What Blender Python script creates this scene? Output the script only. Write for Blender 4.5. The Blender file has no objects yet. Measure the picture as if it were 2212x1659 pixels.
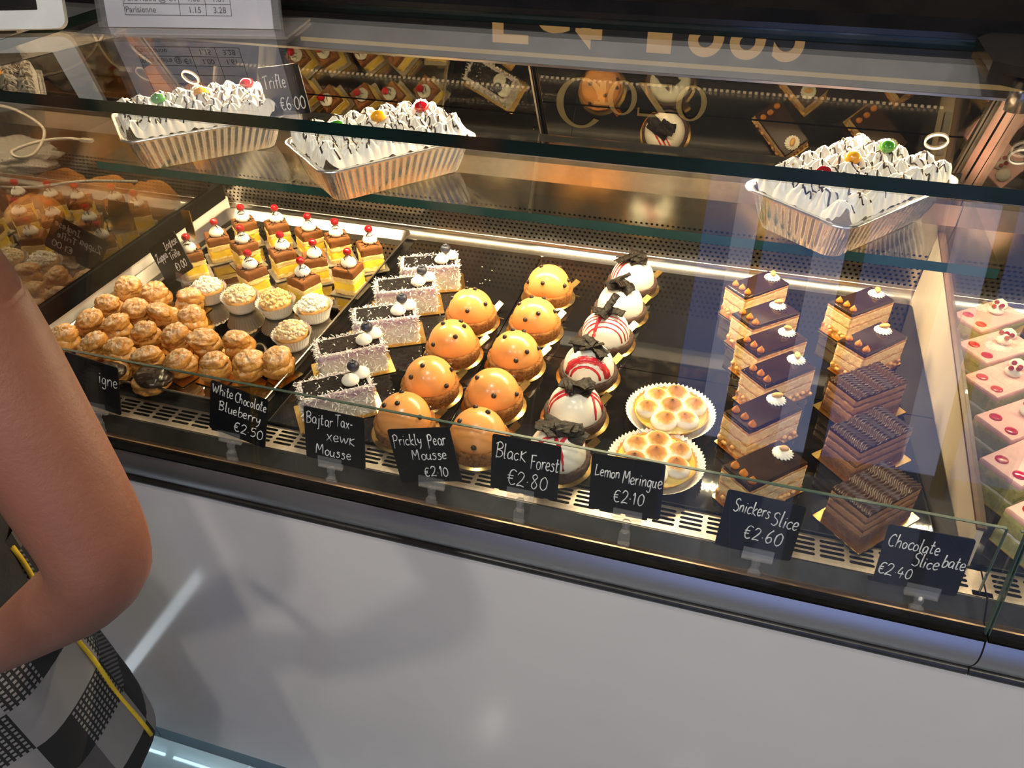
import bpy, bmesh, math, random
from mathutils import Vector, Matrix, noise, geometry
PI = math.pi
S = bpy.context.scene
C = S.collection
D = 0.85            # height of the display deck above the floor; deck-relative z values get D added

# ------------------------------------------------------------------ camera
cam = bpy.data.cameras.new('camera')
cam.sensor_width = 36.0
cam.lens = 1680.0 / 2212.0 * 36.0
cam.clip_start = 0.02
cam_o = bpy.data.objects.new('camera', cam); C.objects.link(cam_o)
r_, d_, f_ = (0.95789936, 0.28689359, -0.01099449), (0.16687687, -0.58752385, -0.79181301), (-0.23362561, 0.75664245, -0.61066463)
cam_o.matrix_world = Matrix(((r_[0], -d_[0], -f_[0], 0.0), (r_[1], -d_[1], -f_[1], 0.0), (r_[2], -d_[2], -f_[2], D + 0.62), (0, 0, 0, 1)))
S.camera = cam_o

# ------------------------------------------------------------------ world, exposure
W = bpy.data.worlds.new('world'); S.world = W; W.use_nodes = True
W.node_tree.nodes['Background'].inputs[0].default_value = (0.55, 0.7, 1.0, 1)
W.node_tree.nodes['Background'].inputs[1].default_value = 0.25
S.view_settings.view_transform = 'Standard'
S.view_settings.look = 'None'
S.view_settings.gamma = 1.0
S.view_settings.use_curve_mapping = False
S.view_settings.exposure = 0.0
S.cycles.max_bounces = 9
S.cycles.diffuse_bounces = 3
S.cycles.glossy_bounces = 5
S.cycles.transmission_bounces = 6
S.cycles.transparent_max_bounces = 28
S.cycles.sample_clamp_indirect = 4.0
S.cycles.use_denoising = True

LED_POWER = 2350.0
LED_COL = (1.0, 0.735, 0.435)
def area_lamp(name, loc, rot, sx, sy, power, col):
    l = bpy.data.lights.new(name, 'AREA'); l.shape = 'RECTANGLE'; l.size = sx; l.size_y = sy
    l.energy = power; l.color = col
    o = bpy.data.objects.new(name, l); o.location = loc; o.rotation_euler = rot; C.objects.link(o)
    return o
# daylight coming in through the shop front behind the customer
area_lamp('daylight', (0.95, -2.42, 1.35), (PI/2, 0, PI), 1.9, 2.1, 44.0, (0.86, 0.92, 1.0)).visible_glossy = True

# ------------------------------------------------------------------ material helpers
def node(nt, t, **kw):
    n = nt.nodes.new(t)
    for k, v in kw.items():
        setattr(n, k, v)
    return n
def rgba(c): return (c[0], c[1], c[2], 1.0)
def math_node(nt, op, a, b=None):
    n = node(nt, 'ShaderNodeMath', operation=op)
    for i, x in enumerate((a, b)):
        if x is None: continue
        if isinstance(x, (int, float)): n.inputs[i].default_value = x
        else: nt.links.new(x, n.inputs[i])
    return n.outputs[0]
def mixcol(nt, fac, a, b):
    n = node(nt, 'ShaderNodeMix', data_type='RGBA')
    for i, x in ((0, fac), (6, a), (7, b)):
        if isinstance(x, (int, float)): n.inputs[i].default_value = x
        elif isinstance(x, tuple): n.inputs[i].default_value = rgba(x)
        else: nt.links.new(x, n.inputs[i])
    return n.outputs[2]
def ramp(nt, fac, stops):
    n = node(nt, 'ShaderNodeValToRGB')
    e = n.color_ramp.elements
    while len(e) < len(stops): e.new(0.5)
    for i, (p, c) in enumerate(stops):
        e[i].position = p; e[i].color = rgba(c)
    nt.links.new(fac, n.inputs[0])
    return n.outputs[0]
def noise_tex(nt, scale, detail=4, rough=0.6, vec=None):
    n = node(nt, 'ShaderNodeTexNoise')
    n.inputs['Scale'].default_value = scale; n.inputs['Detail'].default_value = detail; n.inputs['Roughness'].default_value = rough
    if vec is None:
        tc = node(nt, 'ShaderNodeTexCoord'); vec = tc.outputs['Object']
    nt.links.new(vec, n.inputs['Vector'])
    return n.outputs[0]
def M(name, col, rough=0.5, metal=0.0, spec=0.5, n=None, bump=None, coat=0.0, emit=None, sss=0.0, sheen=0.0):
    """principled; n=(scale, second colour, low, high) mixes a noise; bump=(scale, distance)."""
    m = bpy.data.materials.new(name); m.use_nodes = True
    nt = m.node_tree; b = nt.nodes['Principled BSDF']
    b.inputs['Base Color'].default_value = rgba(col)
    b.inputs['Roughness'].default_value = rough
    b.inputs['Metallic'].default_value = metal
    b.inputs['Specular IOR Level'].default_value = spec
    b.inputs['Coat Weight'].default_value = coat
    b.inputs['Coat Roughness'].default_value = 0.08
    if sheen: b.inputs['Sheen Weight'].default_value = sheen
    if sss:
        b.inputs['Subsurface Weight'].default_value = sss
        b.inputs['Subsurface Radius'].default_value = (0.004, 0.003, 0.002)
        b.inputs['Subsurface Scale'].default_value = 1.0
    if n:
        t = noise_tex(nt, n[0])
        fac = ramp(nt, t, [(n[2], (0, 0, 0)), (n[3], (1, 1, 1))])
        nt.links.new(mixcol(nt, fac, tuple(col), tuple(n[1])), b.inputs['Base Color'])
    if bump:
        t = noise_tex(nt, bump[0], 5, 0.65)
        bn = node(nt, 'ShaderNodeBump'); bn.inputs['Distance'].default_value = bump[1]; bn.inputs['Strength'].default_value = 1.0
        nt.links.new(t, bn.inputs['Height']); nt.links.new(bn.outputs[0], b.inputs['Normal'])
    if emit:
        b.inputs['Emission Color'].default_value = rgba(emit[0]); b.inputs['Emission Strength'].default_value = emit[1]
    return m
def glass_mat(name, tint, f0=0.04, rough=0.0, refl=(1, 1, 1), extra=None):
    """thin pane: clear transmission plus Schlick reflection; extra = (weight, colour) adds a diffuse film."""
    m = bpy.data.materials.new(name); m.use_nodes = True
    nt = m.node_tree; nt.nodes.clear()
    out = node(nt, 'ShaderNodeOutputMaterial')
    tr = node(nt, 'ShaderNodeBsdfTransparent'); tr.inputs[0].default_value = rgba(tint)
    gl = node(nt, 'ShaderNodeBsdfGlossy'); gl.inputs[0].default_value = rgba(refl); gl.inputs['Roughness'].default_value = rough
    g = node(nt, 'ShaderNodeNewGeometry')
    dt = node(nt, 'ShaderNodeVectorMath', operation='DOT_PRODUCT')
    nt.links.new(g.outputs['Incoming'], dt.inputs[0]); nt.links.new(g.outputs['Normal'], dt.inputs[1])
    c = math_node(nt, 'ABSOLUTE', dt.outputs['Value'])
    p = math_node(nt, 'POWER', math_node(nt, 'SUBTRACT', 1.0, c), 5.0)
    fac = math_node(nt, 'ADD', math_node(nt, 'MULTIPLY', p, 1.0 - f0), f0)
    mx = node(nt, 'ShaderNodeMixShader')
    nt.links.new(fac, mx.inputs[0]); nt.links.new(tr.outputs[0], mx.inputs[1]); nt.links.new(gl.outputs[0], mx.inputs[2])
    sh = mx.outputs[0]
    if extra:
        df = node(nt, 'ShaderNodeBsdfDiffuse'); df.inputs[0].default_value = rgba(extra[1])
        m2 = node(nt, 'ShaderNodeMixShader'); m2.inputs[0].default_value = extra[0]
        nt.links.new(sh, m2.inputs[1]); nt.links.new(df.outputs[0], m2.inputs[2]); sh = m2.outputs[0]
    nt.links.new(sh, out.inputs[0])
    return m
def emit_mat(name, col, strength):
    m = bpy.data.materials.new(name); m.use_nodes = True
    nt = m.node_tree; nt.nodes.clear()
    e = node(nt, 'ShaderNodeEmission'); e.inputs[0].default_value = rgba(col); e.inputs[1].default_value = strength
    o = node(nt, 'ShaderNodeOutputMaterial'); nt.links.new(e.outputs[0], o.inputs[0])
    return m

# ------------------------------------------------------------------ mesh builder
class MB:
    def __init__(s): s.v = []; s.f = []; s.mi = []; s.sm = []
    def add(s, vs, fs, mi=0, smooth=True, mat=None):
        b = len(s.v)
        if mat is not None: vs = [mat @ Vector(p) for p in vs]
        s.v.extend([tuple(p) for p in vs])
        for f in fs:
            s.f.append([b + i for i in f]); s.mi.append(mi); s.sm.append(smooth)
        return s
    def box(s, x0, x1, y0, y1, z0, z1, mi=0, mat=None, side_mi=None):
        vs = [(x0,y0,z0),(x1,y0,z0),(x1,y1,z0),(x0,y1,z0),(x0,y0,z1),(x1,y0,z1),(x1,y1,z1),(x0,y1,z1)]
        a = mi if side_mi is None else side_mi
        s.add(vs, [(0,3,2,1),(4,5,6,7)], mi, False, mat)
        s.add(vs, [(0,1,5,4),(1,2,6,5),(2,3,7,6),(3,0,4,7)], a, False, mat)
        return s
    def prism(s, prof, x0, x1, mi=0, smooth=False, mat=None, caps=True):
        """prof: (y,z) outline, counter-clockwise seen from +x; extruded along x."""
        n = len(prof)
        vs = [(x0, y, z) for y, z in prof] + [(x1, y, z) for y, z in prof]
        s.add(vs, [(i, i+n, (i+1) % n + n, (i+1) % n) for i in range(n)], mi, smooth, mat)
        if caps: s.add(vs, [list(range(n)), list(range(2*n-1, n-1, -1))], mi, False, mat)
        return s
    def poly(s, pts, h0, h1, mi=0, mat=None, smooth=False):
        """(x,y) outline extruded in z"""
        n = len(pts)
        vs = [(x, y, h0) for x, y in pts] + [(x, y, h1) for x, y in pts]
        s.add(vs, [(i, (i+1) % n, (i+1) % n + n, i+n) for i in range(n)], mi, smooth, mat)
        s.add(vs, [list(range(n-1, -1, -1)), list(range(n, 2*n))], mi, False, mat)
        return s
    def lathe(s, prof, n=32, mi=0, mat=None, smooth=True, mod=None):
        """prof: (r,z) from bottom to top; mod(theta, r, z, i) -> (r, z)"""
        vs, fs = [], []
        m = len(prof)
        for j in range(n):
            t = 2*PI*j/n
            for i, (r, z) in enumerate(prof):
                rr, zz = mod(t, r, z, i) if mod else (r, z)
                vs.append((rr*math.cos(t), rr*math.sin(t), zz))
        for j in range(n):
            k = (j+1) % n
            for i in range(m-1):
                fs.append((j*m+i, k*m+i, k*m+i+1, j*m+i+1))
        return s.add(vs, fs, mi, smooth, mat)
    def tube(s, pts, r, n=6, mi=0, mat=None, flat=None, smooth=True):
        """tube along points; r number or list; flat = squash along this direction vector by 0.5"""
        pts = [Vector(p) for p in pts]
        m = len(pts)
        if m < 2: return s
        rr = r if isinstance(r, (list, tuple)) else [r]*m
        vs, fs = [], []
        up = Vector((0.13, 0.27, 0.95)).normalized()
        for i, p in enumerate(pts):
            t = (pts[min(i+1, m-1)] - pts[max(i-1, 0)])
            if t.length < 1e-9: t = Vector((1, 0, 0))
            t.normalize()
            a = t.cross(up)
            if a.length < 1e-3: a = t.cross(Vector((1, 0, 0)))
            a.normalize(); b = a.cross(t); b.normalize()
            for k in range(n):
                q = 2*PI*k/n
                o = a*math.cos(q)*rr[i] + b*math.sin(q)*rr[i]
                if flat is not None: o -= flat * o.dot(flat) * 0.6
                vs.append(p + o)
        for i in range(m-1):
            for k in range(n):
                l = (k+1) % n
                fs.append((i*n+k, i*n+l, (i+1)*n+l, (i+1)*n+k))
        fs.append(list(range(n-1, -1, -1))); fs.append([(m-1)*n+k for k in range(n)])
        return s.add(vs, fs, mi, smooth, mat)
    def blob(s, c, rx, ry, rz, disp=None, nu=20, nv=12, mi=0, mat=None):
        vs, fs = [], []
        for i in range(nv+1):
            ph = PI*i/nv
            for j in range(nu):
                th = 2*PI*j/nu
                d = Vector((math.sin(ph)*math.cos(th), math.sin(ph)*math.sin(th), -math.cos(ph)))
                q = 1.0 + (disp(d) if disp else 0.0)
                vs.append((c[0]+d.x*rx*q, c[1]+d.y*ry*q, c[2]+d.z*rz*q))
        for i in range(nv):
            for j in range(nu):
                k = (j+1) % nu
                a, b, c2, d2 = i*nu+j, i*nu+k, (i+1)*nu+k, (i+1)*nu+j
                if i == 0: fs.append((a, c2, d2))
                elif i == nv-1: fs.append((a, b, d2))
                else: fs.append((a, b, c2, d2))
        return s.add(vs, fs, mi, True, mat)
    def slab(s, w, d, z0, z1, amp=0.0, seed=0, seg=0.004, rnd=0.0012, nz=3, cx=0, cy=0, zamp=0.0, mi=0, scale=220.0, top_mi=None):
        """rough-sided slab of a cut cake: a jittered perimeter in nz levels and a flat top with softened edges"""
        per = []
        nx, ny = max(2, int(w/seg)), max(2, int(d/seg))
        for i in range(nx): per.append((-w/2 + w*i/nx, -d/2, 0, -1))
        for i in range(ny): per.append((w/2, -d/2 + d*i/ny, 1, 0))
        for i in range(nx): per.append((w/2 - w*i/nx, d/2, 0, 1))
        for i in range(ny): per.append((-w/2, d/2 - d*i/ny, -1, 0))
        n = len(per)
        lev = [(z0, 0)] + [(z0 + (z1-rnd-z0)*(k+1)/(nz+1), 0) for k in range(nz)] + [(z1-rnd, 0), (z1, rnd)]
        vs, fs = [], []
        for z, ins in lev:
            for x, y, ax, ay in per:
                q = noise.noise(Vector((x*scale+seed*7.3, y*scale-seed*3.1, z*scale+seed)))
                o = amp*q - ins
                k = 1 - ins/max(w, d)*2
                zz = z + (zamp*noise.noise(Vector((x*90+seed, y*90, 5.1+z*40))) if zamp else 0)
                px, py = x + ax*o, y + ay*o
                if ins: px, py = x*(1-2*ins/w) + ax*amp*q, y*(1-2*ins/d) + ay*amp*q
                vs.append((cx+px, cy+py, zz))
        L = len(lev)
        for i in range(L-1):
            for j in range(n):
                k = (j+1) % n
                fs.append((i*n+j, i*n+k, (i+1)*n+k, (i+1)*n+j))
        s.add(vs, fs, mi, True)
        s.add(vs[-n:], [list(range(n))], mi if top_mi is None else top_mi, False)
        s.add(vs[:n], [list(range(n-1, -1, -1))], mi, False)
        return s
    def mesh(s, name, mats):
        me = bpy.data.meshes.new(name)
        me.from_pydata(s.v, [], s.f)
        me.polygons.foreach_set('material_index', s.mi)
        me.polygons.foreach_set('use_smooth', s.sm)
        for m in (mats if isinstance(mats, (list, tuple)) else [mats]): me.materials.append(m)
        me.update()
        return me
    def build(s, name, mats, parent=None, loc=None, rot=None, label=None):
        o = bpy.data.objects.new(name, s.mesh(name, mats)); C.objects.link(o)
        if parent is not None: o.parent = parent
        if loc: o.location = loc
        if rot: o.rotation_euler = rot
        if label: o['label'] = label
        return o
def thing(name, label, cat, loc=(0, 0, 0), rz=0.0, group=None, rot=None):
    o = bpy.data.objects.new(name, None); C.objects.link(o)
    o.empty_display_size = 0.02
    o.location = loc; o.rotation_euler = rot if rot else (0, 0, rz)
    o['label'] = label; o['category'] = cat
    if group: o['group'] = group
    return o
def tag(o, label, cat, group=None, kind=None):
    if label: o['label'] = label
    if cat: o['category'] = cat
    if group: o['group'] = group
    if kind: o['kind'] = kind
    return o
def struct(o):
    o['kind'] = 'structure'; return o
KIDS = {}
def dup(root, loc, rz=None, label=None, rot=None, scale=None):
    r = root.copy(); C.objects.link(r)
    r.location = loc
    if rot: r.rotation_euler = rot
    elif rz is not None: r.rotation_euler = (0, 0, rz)
    if scale: r.scale = (scale,)*3
    if label: r['label'] = label
    for ch in list(root.children):
        c = ch.copy(); C.objects.link(c); c.parent = r
        for g in list(ch.children):
            e = g.copy(); C.objects.link(e); e.parent = c
    return r
def rng(seed): return random.Random(seed)
def fbm(p, o=3):
    v, a = 0, 1
    for _ in range(o):
        v += a*noise.noise(p); p = p*2.1; a *= 0.5
    return v
def rounded(w, h, r, n=5, cx=0, cy=0):
    pts = []
    for sx, sy, a0 in ((1, -1, -PI/2), (1, 1, 0), (-1, 1, PI/2), (-1, -1, PI)):
        for i in range(n+1):
            a = a0 + PI/2*i/n
            pts.append((cx+sx*(w/2-r)+r*math.cos(a), cy+sy*(h/2-r)+r*math.sin(a)))
    return pts
def spline(pts, n=6):
    pts = [Vector(p) for p in pts]
    if len(pts) < 3: return pts
    out = []
    for i in range(len(pts)-1):
        p0, p1, p2, p3 = pts[max(i-1, 0)], pts[i], pts[i+1], pts[min(i+2, len(pts)-1)]
        for k in range(n):
            t = k/n
            out.append(0.5*((2*p1)+(p2-p0)*t+(2*p0-5*p1+4*p2-p3)*t*t+(3*p1-p0-3*p2+p3)*t**3))
    out.append(pts[-1])
    return out
# ------------------------------------------------------------------ materials
GOLD_T = (0.85, 0.55, 0.18)
m_floor = M('floor_tile', (0.27, 0.275, 0.275), 0.06, n=(1.2, (0.22, 0.225, 0.225), 0.35, 0.7))
m_wallb = M('dark_timber', (0.028, 0.02, 0.016), 0.45, n=(9, (0.012, 0.009, 0.008), 0.4, 0.65))
m_wall = M('plaster', (0.32, 0.29, 0.26), 0.8, n=(5, (0.28, 0.26, 0.24), 0.4, 0.6))
m_ceil = M('ceiling_paint', (0.16, 0.15, 0.14), 0.85, n=(4, (0.13, 0.12, 0.12), 0.4, 0.6))
m_panel = M('white_gloss_panel', (0.74, 0.72, 0.685), 0.10, spec=0.7, n=(2.2, (0.66, 0.65, 0.64), 0.4, 0.7))
m_alu = M('brushed_aluminium', (0.50, 0.50, 0.53), 0.42, 1.0, bump=(60, 0.0001))
m_steel = M('stainless_steel', (0.62, 0.58, 0.54), 0.24, 1.0, n=(40, (0.5, 0.47, 0.44), 0.4, 0.7))
m_steel2 = M('satin_steel', (0.66, 0.61, 0.56), 0.30, 1.0, n=(60, (0.56, 0.52, 0.48), 0.4, 0.7))
m_grille = M('brushed_grille_steel', (0.60, 0.53, 0.46), 0.50, 1.0, n=(220, (0.52, 0.45, 0.39), 0.4, 0.7))
m_darksteel = M('dark_profile', (0.06, 0.058, 0.056), 0.32, 0.7, n=(30, (0.045, 0.044, 0.042), 0.4, 0.6))
m_bronze = M('copper_toned_channel', (0.5, 0.36, 0.26), 0.3, 1.0, n=(50, (0.42, 0.3, 0.22), 0.4, 0.7))
m_black = M('black_gasket', (0.003, 0.003, 0.0034), 0.9, spec=0.06, n=(60, (0.005, 0.005, 0.005), 0.4, 0.6))
m_blackgloss = M('black_lacquer', (0.008, 0.008, 0.01), 0.18, n=(20, (0.012, 0.011, 0.012), 0.4, 0.6))
m_plinth = M('slate_plinth', (0.035, 0.055, 0.08), 0.3, n=(30, (0.028, 0.045, 0.065), 0.4, 0.6))
m_board = M('black_slate_board', (0.006, 0.0056, 0.006), 0.045, spec=0.5, n=(70, (0.011, 0.0105, 0.0105), 0.55, 0.75))
m_house = M('grey_lamp_housing', (0.30, 0.29, 0.30), 0.42, 0.3, n=(25, (0.27, 0.26, 0.27), 0.4, 0.6))
m_white = M('white_laminate', (0.78, 0.74, 0.69), 0.4, n=(20, (0.72, 0.68, 0.63), 0.4, 0.65))
m_beige = M('beige_laminate', (0.56, 0.47, 0.36), 0.4, n=(20, (0.52, 0.43, 0.33), 0.4, 0.65))
m_clear = glass_mat('clear_glass', (0.97, 0.98, 0.975), 0.036)
m_clear3 = glass_mat('deflector_glass', (0.97, 0.98, 0.975), 0.02)
m_clear2 = glass_mat('shelf_glass', (0.93, 0.96, 0.945), 0.05)
m_edge = M('green_glass_edge', (0.001, 0.016, 0.014), 0.08, spec=0.8, n=(9, (0.0005, 0.005, 0.005), 0.35, 0.7))
m_edge2 = M('pale_green_glass_edge', (0.03, 0.10, 0.075), 0.12, spec=0.8, n=(14, (0.014, 0.055, 0.042), 0.35, 0.7))
m_edge3 = M('thin_glass_edge', (0.05, 0.09, 0.075), 0.15, spec=0.8, n=(20, (0.04, 0.07, 0.06), 0.35, 0.7))
m_side = glass_mat('smoked_side_glass', (0.5, 0.48, 0.45), 0.15)
m_door = bpy.data.materials.new('dark_mirror_glass'); m_door.use_nodes = True
def _door():
    nt = m_door.node_tree; b = nt.nodes['Principled BSDF']
    b.inputs['Base Color'].default_value = (0.2, 0.19, 0.17, 1); b.inputs['Metallic'].default_value = 1.0; b.inputs['Roughness'].default_value = 0.012
    t = noise_tex(nt, 14, 3)
    nt.links.new(ramp(nt, t, [(0.3, (0.175, 0.16, 0.142)), (0.7, (0.215, 0.198, 0.175))]), b.inputs['Base Color'])
_door()
m_led = emit_mat('led_diode', LED_COL, LED_POWER)
m_led2 = emit_mat('dim_led_diode', LED_COL, LED_POWER*0.45)
m_led3 = emit_mat('faint_led_diode', LED_COL, LED_POWER*0.34)
m_clear0 = bpy.data.materials.new('clear_underside'); m_clear0.use_nodes = True; m_clear0.node_tree.nodes.clear()
_o = node(m_clear0.node_tree, 'ShaderNodeOutputMaterial'); _t = node(m_clear0.node_tree, 'ShaderNodeBsdfTransparent'); m_clear0.node_tree.links.new(_t.outputs[0], _o.inputs[0])
m_inner = M('added_dark_edge_face', (0.002, 0.006, 0.005), 0.9, spec=0.05, n=(20, (0.001, 0.004, 0.003), 0.4, 0.6))
m_topg = glass_mat('glass_top', (0.965, 0.975, 0.97), 0.06)
m_floorglow = emit_mat('added_cool_glow', (0.55, 0.85, 1.0), 26.0)  # glow added under the front panels to brighten the floor
m_acryl = glass_mat('clear_acrylic', (0.94, 0.94, 0.95), 0.08, 0.0, extra=(0.06, (0.8, 0.8, 0.82)))
m_gold = M('gold_foil_card', (0.95, 0.66, 0.24), 0.22, 1.0, n=(120, (0.85, 0.55, 0.18), 0.4, 0.7))
m_goldrim = M('grey_card_edge', (0.20, 0.165, 0.12), 0.6, n=(90, (0.16, 0.13, 0.095), 0.4, 0.6))
m_slatecard = M('black_chalk_card', (0.004, 0.0045, 0.006), 0.4, spec=0.2, n=(60, (0.007, 0.0075, 0.010), 0.4, 0.7))
m_chalk = M('white_chalk_pen', (0.82, 0.82, 0.82), 0.7, n=(500, (0.6, 0.61, 0.62), 0.5, 0.8))
m_sponge = M('vanilla_sponge', (0.88, 0.66, 0.27), 0.85, n=(260, (0.72, 0.47, 0.18), 0.5, 0.75), bump=(700, 0.0008))
m_custard = M('yellow_custard', (0.95, 0.69, 0.055), 0.45, n=(120, (0.90, 0.60, 0.04), 0.4, 0.7), bump=(300, 0.0005))
m_mousse = M('milk_chocolate_mousse', (0.185, 0.066, 0.015), 0.65, spec=0.3, n=(160, (0.135, 0.046, 0.010), 0.4, 0.7), bump=(350, 0.0006))
m_cream = M('whipped_cream', (0.86, 0.83, 0.75), 0.5, n=(90, (0.82, 0.78, 0.69), 0.4, 0.7), bump=(500, 0.0002))
m_creamw = M('white_mousse_glaze', (0.84, 0.81, 0.72), 0.25, n=(60, (0.8, 0.765, 0.67), 0.4, 0.7))
m_choc = M('dark_chocolate', (0.020, 0.010, 0.007), 0.28, n=(140, (0.03, 0.015, 0.010), 0.4, 0.7))
m_chocbark = M('chocolate_bark', (0.008, 0.0045, 0.003), 0.45, spec=0.22, n=(160, (0.018, 0.010, 0.007), 0.5, 0.75), bump=(260, 0.0012))
m_cherry = M('glace_cherry', (0.36, 0.004, 0.009), 0.08, spec=0.7, coat=0.6, n=(90, (0.26, 0.003, 0.006), 0.4, 0.7))
m_paper = M('white_paper_case', (0.82, 0.78, 0.71), 0.75, n=(120, (0.76, 0.72, 0.65), 0.4, 0.7))
m_crust = M('baked_crust', (0.62, 0.34, 0.11), 0.75, n=(140, (0.48, 0.22, 0.06), 0.4, 0.7), bump=(400, 0.0008))
m_crumble = M('sugared_crumble', (0.72, 0.50, 0.22), 0.85, n=(230, (0.88, 0.78, 0.60), 0.42, 0.60), bump=(600, 0.0008))
def _choux(name, a, b, c):
    m = M(name, a, 0.6); nt = m.node_tree; p = nt.nodes['Principled BSDF']
    base = mixcol(nt, ramp(nt, noise_tex(nt, 60, 5), [(0.35, (0, 0, 0)), (0.65, (1, 1, 1))]), a, b)
    g = node(nt, 'ShaderNodeTexCoord'); sp = node(nt, 'ShaderNodeSeparateXYZ'); nt.links.new(g.outputs['Normal'], sp.inputs[0])
    up = math_node(nt, 'MULTIPLY', ramp(nt, sp.outputs[2], [(0.45, (0, 0, 0)), (0.95, (1, 1, 1))]), ramp(nt, noise_tex(nt, 170, 6, 0.7), [(0.42, (0, 0, 0)), (0.62, (1, 1, 1))]))
    nt.links.new(mixcol(nt, math_node(nt, 'MULTIPLY', up, 0.70), base, c), p.inputs['Base Color'])
    bn = node(nt, 'ShaderNodeBump'); bn.inputs['Distance'].default_value = 0.0024
    nt.links.new(noise_tex(nt, 120, 6, 0.65), bn.inputs['Height']); nt.links.new(bn.outputs[0], p.inputs['Normal'])
    return m
m_choux = _choux('choux_pastry', (0.68, 0.325, 0.055), (0.42, 0.155, 0.02), (0.90, 0.82, 0.68))
m_chouxchoc = M('chocolate_dip', (0.022, 0.011, 0.008), 0.3, n=(80, (0.035, 0.018, 0.012), 0.4, 0.7))
m_orange = M('orange_glaze', (0.80, 0.34, 0.10), 0.27, coat=0.05, n=(50, (0.76, 0.315, 0.088), 0.4, 0.7))
m_biscuit = M('crumbly_biscuit', (0.36, 0.155, 0.042), 0.9, spec=0.2, n=(210, (0.17, 0.062, 0.016), 0.44, 0.62), bump=(330, 0.0030))
m_cocoabiscuit = M('cocoa_biscuit', (0.055, 0.026, 0.018), 0.85, n=(260, (0.12, 0.068, 0.05), 0.5, 0.72), bump=(500, 0.0015))
m_sauce = M('red_fruit_sauce', (0.55, 0.02, 0.035), 0.2, coat=0.4, n=(120, (0.62, 0.05, 0.07), 0.4, 0.7))
def _coco():
    m = M('coconut_coating', (0.82, 0.78, 0.75), 0.9, bump=(420, 0.0016)); nt = m.node_tree; p = nt.nodes['Principled BSDF']
    tc = node(nt, 'ShaderNodeTexCoord'); sp = node(nt, 'ShaderNodeSeparateXYZ'); nt.links.new(tc.outputs['Object'], sp.inputs[0])
    z = math_node(nt, 'ADD', sp.outputs[2], math_node(nt, 'MULTIPLY', math_node(nt, 'SUBTRACT', noise_tex(nt, 130, 5), 0.5), 0.02))
    nt.links.new(ramp(nt, math_node(nt, 'DIVIDE', z, 0.042), [(0.52, (0.82, 0.78, 0.70)), (0.76, (0.70, 0.58, 0.62)), (0.90, (0.46, 0.29, 0.41)), (1.0, (0.66, 0.56, 0.59))]), p.inputs['Base Color'])
    return m
m_coco = _coco()
m_cocof = M('coconut_flakes', (0.88, 0.85, 0.80), 0.8, n=(70, (0.72, 0.58, 0.68), 0.55, 0.75))
m_blueglaze = M('blueberry_glaze', (0.004, 0.0025, 0.0035), 0.36, spec=0.16, n=(140, (0.035, 0.026, 0.022), 0.55, 0.70), bump=(210, 0.0022))
m_berry = M('blueberry_skin', (0.022, 0.025, 0.045), 0.45, n=(160, (0.045, 0.055, 0.09), 0.45, 0.7))
m_layercream = M('nougat_cream', (0.80, 0.60, 0.33), 0.8, n=(200, (0.68, 0.45, 0.20), 0.45, 0.72), bump=(500, 0.0008))
m_brownsponge = M('toasted_sponge', (0.46, 0.22, 0.07), 0.85, n=(230, (0.64, 0.40, 0.17), 0.45, 0.66), bump=(600, 0.0010))
m_peanutlay = M('caramel_peanut_layer', (0.42, 0.18, 0.045), 0.35, n=(110, (0.70, 0.42, 0.16), 0.46, 0.62), bump=(200, 0.0012))
m_chocglaze = M('chocolate_glaze', (0.020, 0.009, 0.006), 0.10, spec=0.6, n=(60, (0.028, 0.013, 0.009), 0.4, 0.7))
m_caramel = M('caramel_drop', (0.56, 0.20, 0.03), 0.15, coat=0.4, n=(90, (0.48, 0.16, 0.025), 0.4, 0.7))
m_peanut = M('roasted_peanut', (0.66, 0.38, 0.12), 0.5, n=(160, (0.56, 0.30, 0.08), 0.4, 0.7))
m_chocsponge = M('chocolate_sponge', (0.13, 0.055, 0.024), 0.85, n=(230, (0.2, 0.09, 0.04), 0.45, 0.7), bump=(600, 0.0012))
m_chocmousse = M('chocolate_cream', (0.36, 0.18, 0.085), 0.6, n=(150, (0.3, 0.145, 0.065), 0.4, 0.7), bump=(400, 0.0005))
m_chocicing = M('chocolate_icing', (0.05, 0.018, 0.009), 0.30, n=(60, (0.055, 0.022, 0.012), 0.4, 0.7))
m_pink = M('pink_icing', (0.78, 0.44, 0.40), 0.5, n=(60, (0.74, 0.40, 0.36), 0.4, 0.7))
m_pist = M('pistachio_sponge', (0.44, 0.42, 0.16), 0.85, n=(200, (0.34, 0.31, 0.11), 0.42, 0.7), bump=(600, 0.0010))
m_yellowsponge = M('lemon_sponge', (0.78, 0.60, 0.26), 0.85, n=(200, (0.66, 0.47, 0.17), 0.42, 0.7), bump=(600, 0.0010))
m_jelly = M('red_jelly', (0.55, 0.01, 0.03), 0.08, coat=0.6, n=(90, (0.45, 0.008, 0.02), 0.4, 0.7))
def _mering():
    m = M('torched_meringue', (0.88, 0.83, 0.72), 0.55); nt = m.node_tree; p = nt.nodes['Principled BSDF']
    tc = node(nt, 'ShaderNodeTexCoord'); sp = node(nt, 'ShaderNodeSeparateXYZ'); nt.links.new(tc.outputs['Object'], sp.inputs[0])
    z = math_node(nt, 'ADD', sp.outputs[2], math_node(nt, 'MULTIPLY', math_node(nt, 'SUBTRACT', noise_tex(nt, 110, 5), 0.5), 0.006))
    z = math_node(nt, 'DIVIDE', z, 0.02)
    nt.links.new(ramp(nt, z, [(0.47, (0.88, 0.82, 0.70)), (0.56, (0.78, 0.48, 0.17)), (0.66, (0.46, 0.18, 0.035)), (0.86, (0.24, 0.08, 0.018)), (0.985, (0.025, 0.010, 0.006))]), p.inputs['Base Color'])
    return m
m_mering = _mering()
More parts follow.
